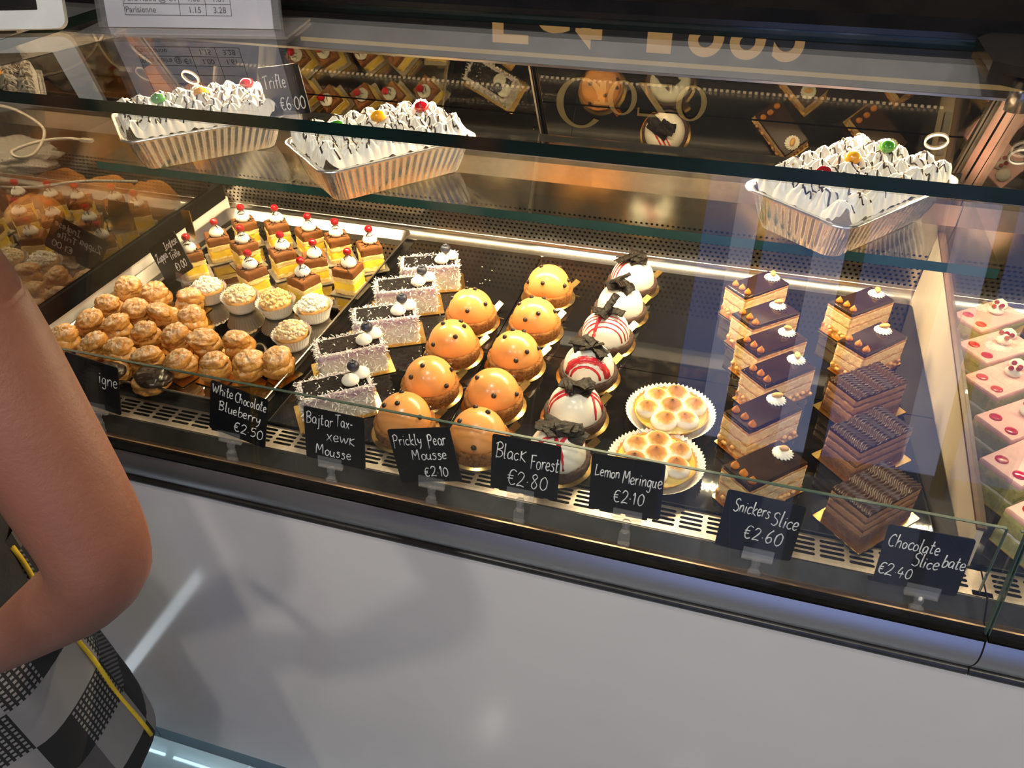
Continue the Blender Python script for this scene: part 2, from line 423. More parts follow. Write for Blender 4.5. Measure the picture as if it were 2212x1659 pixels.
m_lemon = M('lemon_curd', (0.78, 0.62, 0.22), 0.25, n=(60, (0.8, 0.6, 0.08), 0.4, 0.7))
m_foil = M('aluminium_foil', (0.93, 0.91, 0.88), 0.26, 0.92, n=(40, (0.86, 0.84, 0.81), 0.4, 0.7), bump=(55, 0.0012))
m_gc = {'red': m_cherry, 'yellow': M('yellow_glace_cherry', (0.88, 0.40, 0.01), 0.1, coat=0.6, n=(90, (0.8, 0.34, 0.01), 0.4, 0.7)),
        'green': M('green_glace_cherry', (0.05, 0.26, 0.02), 0.1, coat=0.6, n=(90, (0.04, 0.2, 0.015), 0.4, 0.7))}
m_tray = M('dark_mirror_tray', (0.40, 0.37, 0.33), 0.035, 1.0, n=(16, (0.33, 0.305, 0.27), 0.4, 0.7))

# ------------------------------------------------------------------ room
def room():
    struct(MB().box(-3.2, 3.2, -2.6, 2.1, -0.05, 0).build('floor', m_floor))
    struct(MB().box(-3.2, 3.2, 2.0, 2.1, 0, 2.9).build('wall_back', m_wallb))
    struct(MB().box(-3.3, -3.2, -2.6, 2.1, 0, 2.9).build('wall_left', m_wall))
    struct(MB().box(3.2, 3.3, -2.6, 2.1, 0, 2.9).build('wall_right', m_wall))
    struct(MB().box(-3.3, 3.3, -2.6, 2.1, 2.9, 3.0).build('ceiling', m_ceil))
    w = MB()
    w.box(-3.3, -0.12, -2.7, -2.6, 0, 2.9); w.box(2.0, 3.3, -2.7, -2.6, 0, 2.9); w.box(-0.12, 2.0, -2.7, -2.6, 2.45, 2.9)
    struct(w.build('wall_front', M('brown_wall_paint', (0.10, 0.08, 0.065), 0.8, n=(5, (0.085, 0.068, 0.055), 0.4, 0.6))))
    pane = emit_mat('daylit_street_glass', (0.20, 0.36, 1.0), 0.95)
    pane2 = emit_mat('frosted_daylit_glass', (0.55, 0.62, 1.0), 1.9)
    k = 1
    for x0, x1, mt in ((-0.12, 0.02, pane), (0.02, 0.13, pane2), (0.17, 0.40, pane), (0.40, 0.54, pane2), (0.62, 0.98, pane), (0.98, 1.14, pane2), (1.2, 1.95, pane)):
        struct(MB().box(x0, x1, -2.66, -2.65, 0.1, 2.45).build('window_%d' % k, mt)); k += 1
    for i, (x0, x1) in enumerate(((-0.14, -0.12), (0.13, 0.17), (0.54, 0.62), (1.14, 1.2), (1.95, 2.0))):
        struct(MB().box(x0, x1, -2.67, -2.62, 0.0, 2.45).build('trim_%d' % (i+1), m_black))
    # tile joints on the floor: thin grout lines let into the surface
    g = MB()
    for i in range(-7, 8):
        g.box(i*0.45-0.002+0.2, i*0.45+0.002+0.2, -2.6, 2.0, 0.0, 0.0006)
    for i in range(-5, 5):
        g.box(-3.2, 3.2, i*0.45-0.002, i*0.45+0.002, 0.0, 0.0006)
    struct(g.build('floor_grout', M('grout', (0.32, 0.33, 0.34), 0.7, n=(40, (0.28, 0.29, 0.3), 0.4, 0.6))))
room()
struct(MB().box(-1.075, -1.045, 0.07, 0.53, 0.0, 0.002).build('trim_6', emit_mat('added_streak_glow', (0.8, 0.92, 1.0), 2.0)))  # glowing strip added on the floor, makes the streak mirrored in the front panel
for x, y in ((-0.84, -1.17), (0.3, -1.1), (-0.3, 0.1), (1.4, -0.6)):
    t = thing('ceiling_lamp', 'round recessed ceiling downlight over the shop floor', 'lamp', (x, y, 2.9), group='recessed ceiling downlights')
    MB().lathe([(0.075, -0.012), (0.095, -0.012), (0.095, 0.0), (0.075, 0.0), (0.075, -0.012)], 32).build('trim_ring', m_steel, t)
    MB().lathe([(0.0, -0.006), (0.075, -0.006)], 32).build('lens', emit_mat('lamp_lens', (1.0, 0.93, 0.80), 335.0), t)

# ------------------------------------------------------------------ display cases
TH = math.radians(30)
DOOR = Matrix(((1, 0, 0, 0), (0, math.cos(TH), -math.sin(TH), 1.065), (0, math.sin(TH), math.cos(TH), 0.25), (0, 0, 0, 1)))
PT = math.atan2(0.628-0.543, 0.366+0.02); PL = math.hypot(0.085, 0.386)
PANE = Matrix(((1, 0, 0, 0), (0, math.cos(PT), math.sin(PT), 0.543), (0, -math.sin(PT), math.cos(PT), -0.02), (0, 0, 0, 1)))
def holed(mb, o, ex, ey, cells, n, mi=0):
    """cells: (cx, cy, w, h, hole half length, hole radius): sheet cells with capsule holes, in the plane o + ex*x + ey*y"""
    for cx, cy, w, h, hl, r in cells:
        pts, fs = [], []
        hx, hy = w/2-hl, h/2
        ac = math.atan2(hy, hx)
        for q in range(4):
            a0 = q*PI/2
            angs = sorted([a0 + PI/2*(k+0.5)/(n//4) for k in range(n//4)] + [a0, a0+PI/2] + [(ac, PI-ac, PI+ac, 2*PI-ac)[q]])
            sx = hl if q in (0, 3) else -hl
            for t in angs:
                ca, sa = math.cos(t), math.sin(t)
                k = min(hx/max(abs(ca), 1e-9), hy/max(abs(sa), 1e-9))
                pts.append((cx+sx+r*ca, cy+r*sa)); pts.append((cx+sx+k*ca, cy+k*sa))
        m = len(pts)//2
        fs = [(2*i, 2*i+1, 2*((i+1) % m)+1, 2*((i+1) % m)) for i in range(m)]
        mb.add([o + ex*x + ey*y for x, y in pts], fs, mi, False)
def make_case(x0, x1, label, doors, led_mat=None, shelf=True):
    c = thing('display_case', label, 'display case', (0, 0, D))
    a, b = x0+0.0008, x1-0.0008
    MB().box(x0, x1, 0.54, 0.552, -0.785, -0.079).build('front_panel', m_panel, c)
    MB().box(a, b, 0.548, 1.16, -0.848, -0.79).build('plinth', m_plinth, c)
    MB().box(a, b, 0.556, 1.16, -0.785, -0.03).build('cabinet_body', m_darksteel, c)
    # rounded aluminium nose under the glass, with a dark seal above and a bead below
    prof = [(0.552, -0.070), (0.543, -0.069)] + [(0.5445-0.010*math.sin(PI*(0.10+0.80*i/12)), -0.068+0.044*i/12) for i in range(13)] + [(0.544, -0.023), (0.552, -0.023)]
    MB().prism(prof[::-1], a, b, smooth=True).build('nose_rail', m_alu, c)
    MB().prism([(0.552, -0.079), (0.552, -0.0705), (0.5405, -0.0705), (0.538, -0.074), (0.5385, -0.078), (0.541, -0.079)], a, b, smooth=True).build('lower_bead', m_darksteel, c)
    MB().box(a, b, 0.5375, 0.549, -0.0228, -0.020).build('gasket', m_black, c)
    ch = MB(); ch.box(a, b, 0.5495, 0.5515, -0.023, -0.0165); ch.box(a, b, 0.5515, 0.560, -0.024, -0.0205)
    ch.build('glass_channel', m_bronze, c)
    MB().prism([(0.560, -0.03), (0.576, -0.03), (0.576, -0.0045), (0.5735, -0.0045), (0.560, -0.0195)], a, b).build('sill_profile', m_darksteel, c)
    # slotted air grille
    g = MB(); pit, rows, rp = 0.0285, 4, 0.0066
    n = int((b-a)/pit); off = ((b-a)-n*pit)/2
    cells = [(a+off+pit*(i+0.5), 0.5823+rp*(j+0.5), pit, rp, 0.0100, 0.0020) for i in range(n) for j in range(rows)]
    holed(g, Vector((0, 0, -0.004)), Vector((1, 0, 0)), Vector((0, 1, 0)), cells, 12)
    g.box(a, a+off, 0.576, 0.612, -0.0045, -0.004); g.box(b-off, b, 0.576, 0.612, -0.0045, -0.004)
    g.box(a, b, 0.5755, 0.5823, -0.0055, -0.004); g.box(a, b, 0.5823+4*rp, 0.612, -0.0055, -0.004)
    g.build('air_grille', m_grille, c)
    MB().box(a, b, 0.577, 0.611, -0.028, -0.022).build('grille_duct', m_black, c)
    MB().box(a, b, 0.612, 1.138, -0.028, -0.0065).build('deck', m_darksteel, c)
    # steel back: bright cove, perforated band, plain band, door track
    bk = MB()
    cove = [(1.118+0.020*math.sin(PI/2*i/10), -0.003+0.020*(1-math.cos(PI/2*i/10))*0.8) for i in range(11)]
    bk.prism(cove + [(1.142, 0.013), (1.142, -0.006), (1.118, -0.006)], a, b, smooth=True)
    up = Vector((0, -0.018, 0.072)).normalized()
    base = Vector((0, 1.138, 0.013))
    L = 0.0745
    pp = 0.0082
    rows = 8; n = int((b-a)/pp); off = ((b-a)-n*pp)/2
    cl = []
    for j in range(rows):
        for i in range(n - (j % 2)):
            cl.append((a+off+pp*(i+0.5+(0.5 if j % 2 else 0)), 0.004+pp*(j+0.5), pp, pp, 0.0, 0.0021))
    holed(bk, base, Vector((1, 0, 0)), up, cl, 8)
    def strip(s0, s1, xa, xb):
        p = [base + up*s0 + Vector((xa, 0, 0)), base + up*s0 + Vector((xb, 0, 0)), base + up*s1 + Vector((xb, 0, 0)), base + up*s1 + Vector((xa, 0, 0))]
        bk.add(p, [(0, 1, 2, 3)], 0, False)
    strip(0, 0.004, a, b); strip(0.004+rows*pp, L, a, b); strip(0.004, 0.004+rows*pp, a, a+off); strip(0.004, 0.004+rows*pp, b-off, b)
    for j in range(rows):
        if j % 2:
            strip(0.004+j*pp, 0.004+(j+1)*pp, a+off, a+off+pp/2); strip(0.004+j*pp, 0.004+(j+1)*pp, b-off-pp/2, b-off)
    t0 = base + up*L
    bk.add([(a, t0.y, t0.z), (b, t0.y, t0.z), (b, 1.107, 0.134), (a, 1.107, 0.134)], [(0, 1, 2, 3)], 0, False)
    bk.build('back_panel', m_steel, c)
    MB().box(a, b, 1.146, 1.15, -0.02, 0.13).build('rear_duct', m_black, c)
    tr = MB()
    tr.box(a, b, 1.105, 1.15, 0.134, 0.140); tr.box(a, b, 1.105, 1.109, 0.140, 0.158); tr.box(a, b, 1.117, 1.12, 0.140, 0.170)
    tr.box(a, b, 1.105, 1.1065, 0.158, 0.164)
    tr.build('door_track', m_steel2, c)
    for (dx0, dx1, lay, ring) in doors:
        y0 = 0.002 + lay*0.012
        dr = MB().box(dx0, dx1, y0, y0+0.005, -0.088, 0.104, mat=DOOR).build('sliding_door', m_door, c)
        for ex in (dx0, dx1-0.0022): MB().box(ex, ex+0.0022, y0-0.0012, y0+0.006, -0.088, 0.104, mat=DOOR).build('edge_strip', m_steel2, dr)
        if ring is not None:
            R = MB(); vs, fs = [], []
            R.lathe([(0.0118, 0.0), (0.0140, 0.0), (0.0140, 0.0022), (0.0118, 0.0022), (0.0118, 0.0)], 36, mat=DOOR @ Matrix.Translation((ring[0], y0-0.0002, ring[1])) @ Matrix.Rotation(PI/2, 4, 'X'))
            R.build('finger_ring', m_white, dr)
    # lamp housing under the top glass
    hs = [(0.992, 0.3385), (1.012, 0.3385), (1.030, 0.352), (1.075, 0.352), (1.075, 0.3645), (1.020, 0.3645), (0.997, 0.3445)]
    hp = [(0.990, 0.3385), (1.013, 0.3385), (1.030, 0.346), (1.05, 0.346), (1.05, 0.364), (1.0215, 0.364)]
    MB().prism(hp, x0+0.012, x1-0.006).build('lamp_housing', m_house, c)
    MB().box(x0+0.012, x1-0.006, 0.9885, 0.9905, 0.3372, 0.3400).build('housing_lip', m_steel2, c)
    led = MB().box(x0+0.02, x1-0.014, 0.9985, 1.007, 0.3378, 0.3386).build('led_strip', m_white, c)
    di = MB(); n = int((x1-x0-0.05)/0.0085)
    for i in range(n):
        x = x0+0.025+i*0.0085
        di.add([(x, 0.9995, 0.3376), (x, 1.0040, 0.3355), (x+0.0045, 1.0040, 0.3355), (x+0.0045, 0.9995, 0.3376)], [(0, 1, 2, 3)], 0, False)
    di.build('diode', led_mat or m_led, led)['kind'] = 'stuff'
    rr = MB()
    rr.prism([(1.046, 0.3645), (1.07, 0.3645), (1.07, 0.3655), (1.046, 0.3655)], a, b)
    rr.prism([(1.052, 0.345), (1.115, 0.345), (1.115, 0.392), (1.098, 0.396), (1.0755, 0.385), (1.0755, 0.364), (1.052, 0.364)], a, b)
    rr.build('rear_rail', m_blackgloss, c)
    # glazing
    tg = MB(); tg.box(a, b, 0.628, 1.0745, 0.3662, 0.378, side_mi=1); tg.mi[0] = 2
    tg.add([(a+0.001, 0.6284, 0.3664), (b-0.001, 0.6284, 0.3664), (b-0.001, 0.6284, 0.3778), (a+0.001, 0.6284, 0.3778)], [(0, 1, 2, 3)], 3, False)  # added dark face, masks the lit inner side of the front edge
    tg.build('top_glass', [m_topg, m_edge, m_clear0, m_inner], c)
    MB().box(a+0.001, b-0.001, 0.0, 0.005, 0.0006, PL-0.001, mat=PANE, mi=0, side_mi=0).build('front_glass', m_clear, c)
    for xa in (a+0.0002, b-0.0012): MB().box(xa, xa+0.001, 0.0, 0.005, 0.0006, PL-0.001, mat=PANE).build('glass_edge', m_edge3, c)
    dg = MB(); DG = Matrix.Translation((0, 0.579, -0.0038)) @ Matrix.Rotation(-math.radians(8), 4, 'X')
    dg.box(a+0.004, b-0.006, 0, 0.004, 0, 0.079, mat=DG)
    d1 = dg.build('air_deflector', m_clear3, c)
    MB().box(a+0.004, b-0.006, 0, 0.004, 0.0791, 0.0799, mat=DG).build('polished_edge', m_edge3, d1)
    MB().box(b-0.0058, b-0.005, 0, 0.004, 0, 0.0799, mat=DG).build('polished_edge', m_edge3, d1)
    sh = None if not shelf else MB().box(x0+0.065, x1-0.026, 0.808, 1.062, 0.2135, 0.2245, side_mi=1); 
    if shelf:
        sh.mi[4] = 2; sh.mi[3] = 0; sh.mi[5] = 0  # rear edge coloured black so the LED light on it stays hidden
        sh.build('glass_shelf', [m_clear2, m_edge2, m_black], c)
    MB().box(x0+0.01, x1-0.01, 0.5415, 0.5465, -0.7868, -0.7855).build('added_floor_glow', m_floorglow, c)  # added glowing strip, brightens the floor at the base
    return c
case = make_case(-0.897, 0.297, 'pastry display case with glass top, glass shelf and white front, in the middle', [(-0.884, -0.285, 0, (-0.848, 0.012)), (-0.335, 0.272, 1, (0.233, 0.0))])
case_r = make_case(0.297, 1.42, 'neighbouring glass display case with pink slices, beyond the beige divider', [(0.305, 0.9, 0, (0.329, 0.0)), (0.85, 1.41, 1, None)], m_led2)
case_l = make_case(-2.1, -0.897, 'neighbouring glass display case on the left with bread rolls', [(-2.05, -1.45, 0, None), (-1.5, -0.905, 1, None)], m_led3, False)
# dividers between the cases
MB().box(-0.896, -0.888, 0.613, 1.128, -0.004, 0.029).build('side_panel', m_white, case)
MB().box(-0.899, -0.886, 0.613, 1.12, 0.029, 0.058).build('side_trim', m_black, case)
MB().prism([(0.600, 0.058), (1.085, 0.058), (0.995, 0.336), (0.632, 0.363)], -0.8955, -0.8905).build('side_glass', m_side, case)
MB().prism([(0.613, -0.004), (1.132, -0.004), (1.114, 0.118), (0.62, 0.040)], 0.281, 0.287).build('side_panel', m_beige, case)
MB().prism([(0.619, 0.0405), (1.114, 0.1185), (1.113, 0.122), (0.619, 0.044)], 0.2795, 0.2885).build('side_trim', M('brown_edging', (0.10, 0.05, 0.025), 0.4, n=(60, (0.08, 0.04, 0.02), 0.4, 0.6)), case)
MB().prism([(0.612, 0.046), (1.072, 0.119), (0.99, 0.336), (0.632, 0.363)], 0.2825, 0.2865).build('side_glass', glass_mat('clear_divider', (0.9, 0.92, 0.92)), case)
# shelf brackets and the clamp on the joint of the two top glasses
for x in (-0.84, 0.25):
    MB().box(x-0.004, x+0.004, 1.03, 1.085, 0.203, 0.2130).build('shelf_bracket', m_steel, case)
cl = MB().poly([(0.232, 0.945), (0.262, 0.925), (0.34, 0.925), (0.34, 1.07), (0.25, 1.07), (0.232, 1.04)], 0.3782, 0.3885).build('glass_clamp', m_blackgloss, case)
MB().lathe([(0.011, 0.3885), (0.011, 0.392), (0.006, 0.396), (0.0, 0.3965)], 24, mat=Matrix.Translation((0.275, 0.955, 0))).build('cap_bolt', m_steel, cl)
MB().lathe([(0.0, 0.335), (0.012, 0.335), (0.012, 0.366), (0.0, 0.366)], 24, mat=Matrix.Translation((0.275, 0.965, 0))).build('post', m_steel, cl)
MB().box(0.29, 0.312, 0.975, 0.981, 0.3886, 0.3894).build('badge', m_steel, cl)
# stainless mullion between the sliding doors of the two cases
for xa, xb, q in ((0.273, 0.281, -0.004), (0.283, 0.292, -0.006), (0.294, 0.304, -0.004)):
    MB().box(xa, xb, q, 0.02, -0.088, 0.104, mat=DOOR).build('door_mullion', m_steel, case)
MB().box(-0.896, -0.886, -0.004, 0.02, -0.088, 0.104, mat=DOOR).build('door_mullion', M('bronze_mullion', (0.3, 0.22, 0.15), 0.35, 1.0, n=(50, (0.26, 0.19, 0.13), 0.4, 0.7)), case)

# black slate boards lying on the deck
for x0, x1, y0, y1, lab in ((-0.513, -0.2895, 0.614, 1.115, 'long black display board under the blueberry slices'),
                            (-0.288, 0.2795, 0.614, 0.842, 'front black display board under the meringue tarts'),
                            (-0.288, 0.2795, 0.8435, 1.115, 'rear black display board under the caramel peanut slices'),
                            (0.2895, 0.9, 0.614, 1.115, 'black display board under the pink slices')):
    o = MB().poly(rounded(x1-x0, y1-y0, 0.004, 3), -0.006, 0.0).build('display_board', m_board)
    o.location = ((x0+x1)/2, (y0+y1)/2, D)
    tag(o, lab, 'display board', 'black display boards')
# ------------------------------------------------------------------ baking tray
TR = dict(x0=-0.880, x1=-0.518, y0=0.616, y1=1.114)
t = thing('baking_tray', 'large dark mirror-bottomed tray with steel rim holding custard slices and cream puffs', 'tray', ((TR['x0']+TR['x1'])/2, (TR['y0']+TR['y1'])/2, D))
w, d = TR['x1']-TR['x0'], TR['y1']-TR['y0']
mb = MB(); mb.poly(rounded(w-0.022, d-0.022, 0.012), -0.005, 0.0005); mb.build('tray_base', m_tray, t)
mb = MB(); rings = [(w-0.024, d-0.024, 0.0006), (w-0.020, d-0.020, 0.001), (w-0.006, d-0.006, 0.016), (w, d, 0.0165), (w, d, 0.0145), (w-0.004, d-0.004, 0.0145)]
vs = []; npt = len(rounded(w, d, 0.014))
for (a, b, z) in rings: vs += [(x, y, z) for x, y in rounded(a, b, 0.014)]
mb.add(vs, [(i*npt+k, i*npt+(k+1) % npt, (i+1)*npt+(k+1) % npt, (i+1)*npt+k) for i in range(len(rings)-1) for k in range(npt)], 0, True)
mb.build('tray_rim', m_steel, t)

ORD = ['rearmost', 'second from the back', 'third from the back', 'fourth from the back', 'fifth from the back', 'frontmost']
TZ = D + 0.0012      # on the tray
BZ = D + 0.0006      # on the boards

# ------------------------------------------------------------------ shared makers
def rosette(mb, r, h, lobes, twist=1.2, n=None, mi=0, z=0.0, cx=0, cy=0, ridge=0.16, tip=0.0, mat=None):
    n = n or lobes*6
    prof = []
    K = 12
    for i in range(K+1):
        u = i/K
        prof.append((r*(math.cos(u*PI/2)**0.75)*(1 if u < 1 else 0) if u > 0.12 else r*(0.82+1.5*u), z + h*(u**1.15) + (tip if i == K else 0)))
    def mod(t, rr, zz, i):
        u = i/K
        return rr*(1 + ridge*(1-u*0.6)*math.cos(lobes*(t + twist*u))), zz
    T = Matrix.Translation((cx, cy, 0))
    mb.lathe(prof, n, mi, T if mat is None else mat @ T, True, mod)
    return mb
def dollop(mb, r, h, cx, cy, z, seed=0, mi=0):
    prof = [(r*0.78, 0), (r, h*0.2), (r*0.95, h*0.42), (r*0.68, h*0.68), (r*0.3, h*0.88), (r*0.08, h*1.0), (0, h*1.05)]
    prof = [(p.x, p.z) for p in spline([(a, 0, b) for a, b in prof], 3)]
    mb.lathe([(max(0, a), z+b) for a, b in prof], 20, mi, Matrix.Translation((cx, cy, 0)), True,
             lambda t, rr, zz, i: (rr*(1+0.05*noise.noise(Vector((math.cos(t)*2+seed, math.sin(t)*2, zz*150)))), zz))
    return mb
def card(parent, w, d, t=0.0012, name='cake_board', mat=None, z=0.0):
    return MB().poly(rounded(w, d, 0.002, 3), z, z+t).build(name, mat or m_gold, parent)
def gold_disc(parent, r=0.0415, tab=50):
    MB().lathe([(0, 0), (r-0.0003, 0), (r, 0.0004), (r-0.0003, 0.0009), (0, 0.0009)], 48).build('gold_board', m_gold, parent)
    a = math.radians(tab)
    Mx = Matrix.Rotation(a, 4, 'Z') @ Matrix.Translation((r-0.004, 0, 0.0008)) @ Matrix.Rotation(-math.radians(33), 4, 'Y')
    MB().box(0, 0.021, -0.0055, 0.0055, 0, 0.0009, mat=Mx).build('board_tab', m_gold, parent)

# ------------------------------------------------------------------ custard slices with cherry
def make_zuppa(seed, label):
    R = rng(seed)
    t = thing('custard_slice', label, 'cake', (0, 0, 0), group='custard slices with a cherry on top')
    card(t, 0.042, 0.042, mat=m_goldrim)
    W_ = 0.0310
    MB().slab(W_, W_, 0.0012, 0.0085, 0.0016, seed, zamp=0.0016).build('sponge_layer', m_sponge, t)
    MB().slab(W_*0.97, W_*0.97, 0.0075, 0.0195, 0.0011, seed+1, zamp=0.0012).build('custard_layer', m_custard, t)
    MB().slab(W_*1.0, W_*1.0, 0.0190, 0.0265, 0.0018, seed+2, zamp=0.0016).build('sponge_layer', m_sponge, t)
    MB().slab(W_*0.985, W_*0.985, 0.0260, 0.0375, 0.0007, seed+3, zamp=0.0006, rnd=0.0016).build('chocolate_mousse', m_mousse, t)
    ox, oy = R.uniform(-0.003, 0.003), R.uniform(-0.003, 0.003)
    mb = MB(); dollop(mb, 0.0102, 0.0160, ox, oy, 0.0368, seed)
    cr = mb.build('cream_dollop', m_cream, t)
    dz = MB()
    for q in range(3):
        a = R.uniform(0, PI*2); pts = []
        for i in range(13):
            u = i/12*2-1
            x = ox + math.cos(a)*u*0.016 - math.sin(a)*(q-1)*0.005; y = oy + math.sin(a)*u*0.016 + math.cos(a)*(q-1)*0.005
            dd = math.hypot(x-ox, y-oy)
            z = 0.0374 if dd > 0.0106 else 0.0368 + 0.0160*(1.0-(dd/0.0106)**1.8)*0.90 + 0.0014
            if abs(x) < W_/2 and abs(y) < W_/2: pts.append((x, y, z+0.0003))
        if len(pts) > 2: dz.tube(spline(pts, 2), 0.0008, 5)
    dz.build('chocolate_drizzle', m_choc, cr)
    MB().blob((ox+R.uniform(-0.001, 0.001), oy, 0.0575), 0.0057, 0.0057, 0.0055, lambda v: -0.10*max(0, v.z)**12).build('cherry', m_cherry, t)
    return t
ZP = [(-0.785, 1.023, 'rearmost row, first from the left'), (-0.729, 1.032, 'rearmost row, second from the left'), (-0.664, 1.023, 'rearmost row, third from the left'),
      (-0.608, 1.016, 'rearmost row, fourth from the left'), (-0.545, 1.003, 'rearmost row, at the right end by the tray rim'),
      (-0.800, 0.965, 'second row, first from the left beside the gold card'), (-0.743, 0.955, 'second row, second from the left'), (-0.670, 0.948, 'second row, third from the left'),
      (-0.611, 0.944, 'second row, fourth from the left'), (-0.686, 0.885, 'front row, directly behind the crumble tarts, left one'),
      (-0.596, 0.882, 'front row, directly behind the powdered crumble tart'), (-0.546, 0.928, 'on a crooked card beside the tray rim, facing straight on'),
      (-0.808, 0.905, 'mostly hidden behind the tilted chalk price card')]
zr = [47, 44, 52, 40, 38, 45, 55, 48, 36, 60, 70, 88, 45]
zp = [make_zuppa(11, ''), make_zuppa(23, ''), make_zuppa(37, '')]
for i, (x, y, lab) in enumerate(ZP):
    l = 'custard slice with cherry, ' + lab
    o = zp[i] if i < 3 else dup(zp[i % 3], (x, y, TZ))
    o.location = (x, y, TZ); o.rotation_euler = (0, 0, math.radians(zr[i])); o['label'] = l; o.scale = (1.14, 1.14, 1.14)

# ------------------------------------------------------------------ crumble tarts in paper cases
def fluted(mb, r0, r1, z0, z1, n, amp, levels=5, flare=1.3, thick=True, warp=0.0, seed=0):
    prof = [(r0*0.02, z0)] + [(r0 + (r1-r0)*(i/levels)**flare, z0 + (z1-z0)*i/levels) for i in range(levels+1)]
    def mod(t, r, z, i):
        if i == 0: return r, z
        u = (i-1)/levels
        return r*(1 + amp*(0.35+0.65*u)*math.cos(n*t) + warp*u*math.cos(2*t+seed)), z + warp*u*r1*0.5*math.cos(2*t+seed+1.0) + 0.02*u*r1*math.cos(n*t)
    mb.lathe(prof, n*4, 0, None, True, mod)
    return mb
def make_tart(seed, label, powder):
    R = rng(seed)
    t = thing('crumble_tart', label, 'tart', (0, 0, 0), group='crumble tarts in white paper cases')
    fluted(MB(), 0.0200, 0.0283, 0.0, 0.0205, 38, 0.035, warp=0.03, seed=seed).build('paper_case', m_paper, t)
    MB().lathe([(0, 0.001), (0.0175, 0.001), (0.0222, 0.017), (0.0232, 0.0205), (0.0215, 0.0215), (0, 0.021)], 36).build('tart_shell', m_crust, t)
    mb = MB()
    for k in range(190):
        a, q = R.uniform(0, 2*PI), math.sqrt(R.random())
        x, y = math.cos(a)*q*0.0212, math.sin(a)*q*0.0212
        z = 0.0225 + 0.0125*(1-q*q) + R.uniform(-0.001, 0.0015)
        s = R.uniform(0.0015, 0.0037)
        rot = Matrix.Translation((x, y, z)) @ Matrix.Rotation(R.uniform(0, 3), 4, 'X') @ Matrix.Rotation(R.uniform(0, 3), 4, 'Z')
        mb.blob((0, 0, 0), s, s*R.uniform(0.7, 1), s*R.uniform(0.7, 1), lambda v: 0.25*noise.noise(v*2+Vector((k, 0, 0))), 6, 4, 0, rot)
    mb.lathe([(0.0215, 0.0195), (0.019, 0.0250), (0.012, 0.0315), (0.0, 0.0345)], 20)
    mb.build('crumble_topping', powder, t)
    return t
m_crumb2 = M('icing_sugar_crumble', (0.90, 0.84, 0.72), 0.9, n=(200, (0.72, 0.52, 0.27), 0.55, 0.68), bump=(600, 0.0008))
for i, (x, y, lab, pw) in enumerate(((-0.739, 0.840, 'leftmost, under the tilted chalk card', m_crumb2), (-0.679, 0.834, 'second from the left in the row of four', m_crumble), (-0.619, 0.836, 'third from the left, most golden crumble', M('golden_crumble', (0.70, 0.44, 0.15), 0.85, n=(230, (0.82, 0.64, 0.36), 0.45, 0.62), bump=(600, 0.0008))),
                                     (-0.559, 0.838, 'rightmost of the row, white with icing sugar', m_crumb2), (-0.555, 0.768, 'standing alone in front of the row of four', m_crumble))):
    o = make_tart(40+i, 'crumble tart in white paper case, ' + lab, pw)
    o.location = (x, y, TZ+0.0022); o.rotation_euler = (math.radians((-6, 6, -4, 6, 3)[i]*0.5), 0, i*1.3)

# ------------------------------------------------------------------ choux puffs
def puff_disp(seed, crack):
    def f(v):
        q = 0.10*fbm(v*1.7+Vector((seed*3.1, 0, seed)), 4)
        k = noise.noise(v*2.3+Vector((seed, 5, 0)))
        q -= crack*max(0, 0.16-abs(k))/0.16*0.13
        q += 0.02*noise.noise(v*9+Vector((seed, 0, 2)))
        return q
    return f
PUFFLAB = {}
def make_puff(seed, label, choc=False, board=True):
    R = rng(seed)
    nm = 'cream_puff'
    t = thing(nm, label, 'pastry', (0, 0, 0), group='dusted cream puffs on the tray')
    if board: MB().poly(rounded(0.05, 0.044, 0.001, 2), 0, 0.0012).build('cake_board', m_gold, t)
    a = R.uniform(0, 6.28)
    MB().blob((0, 0, 0.0165), 0.0240, 0.0250, 0.0160, puff_disp(seed, 1.0), 36, 22).build('choux_base', m_choux, t)
    off = R.uniform(0.001, 0.006)
    rt = Matrix.Translation((math.cos(a)*off, math.sin(a)*off, 0.0285)) @ Matrix.Rotation(R.uniform(-0.35, 0.35), 4, 'X') @ Matrix.Rotation(R.uniform(-0.3, 0.3), 4, 'Y')
    MB().blob((0, 0, 0), 0.0225+R.uniform(-0.002, 0.002), 0.0210+R.uniform(-0.002, 0.003), 0.0140, puff_disp(seed+50, 1.5), 36, 22, 0, rt).build('choux_lid', m_chouxchoc if choc else m_choux, t, label='dark chocolate dipped lid' if choc else None)
    return t
PF = [(-0.855, 0.806, 'at the far left corner of the heap, two-humped'), (-0.800, 0.802, 'second in the back row, wide and powdered'), (-0.745, 0.803, 'at the right end of the back row, under the first tart'),
      (-0.850, 0.757, 'small, against the white side panel in the second row'), (-0.848, 0.715, 'against the side panel beside the arm'), (-0.800, 0.756, 'second of the second row'), (-0.757, 0.762, 'third of the second row'), (-0.708, 0.757, 'right end of the second row, with split lid'),
      (-0.853, 0.668, 'furthest left, half hidden by the arm'), (-0.800, 0.712, 'in the middle of the third row, egg shaped'), (-0.752, 0.712, 'centre of the heap, tall and round'), (-0.704, 0.716, 'large and white with sugar in the third row'), (-0.656, 0.716, 'right end of the third row, double-humped'),
      (-0.803, 0.667, 'front row, first right of the arm, capped'), (-0.758, 0.665, 'front row, second right of the arm, torn'), (-0.711, 0.662, 'front row, in front of the egg shaped one'), (-0.663, 0.667, 'front row, round one in the middle'), (-0.615, 0.672, 'front row, tall with a leaning lid'),
      (-0.613, 0.727, 'standing apart behind the front row, with lid slipped back'), (-0.572, 0.686, 'front row, second from the right on gold card'), (-0.5365, 0.70, 'rightmost, against the tray rim')]
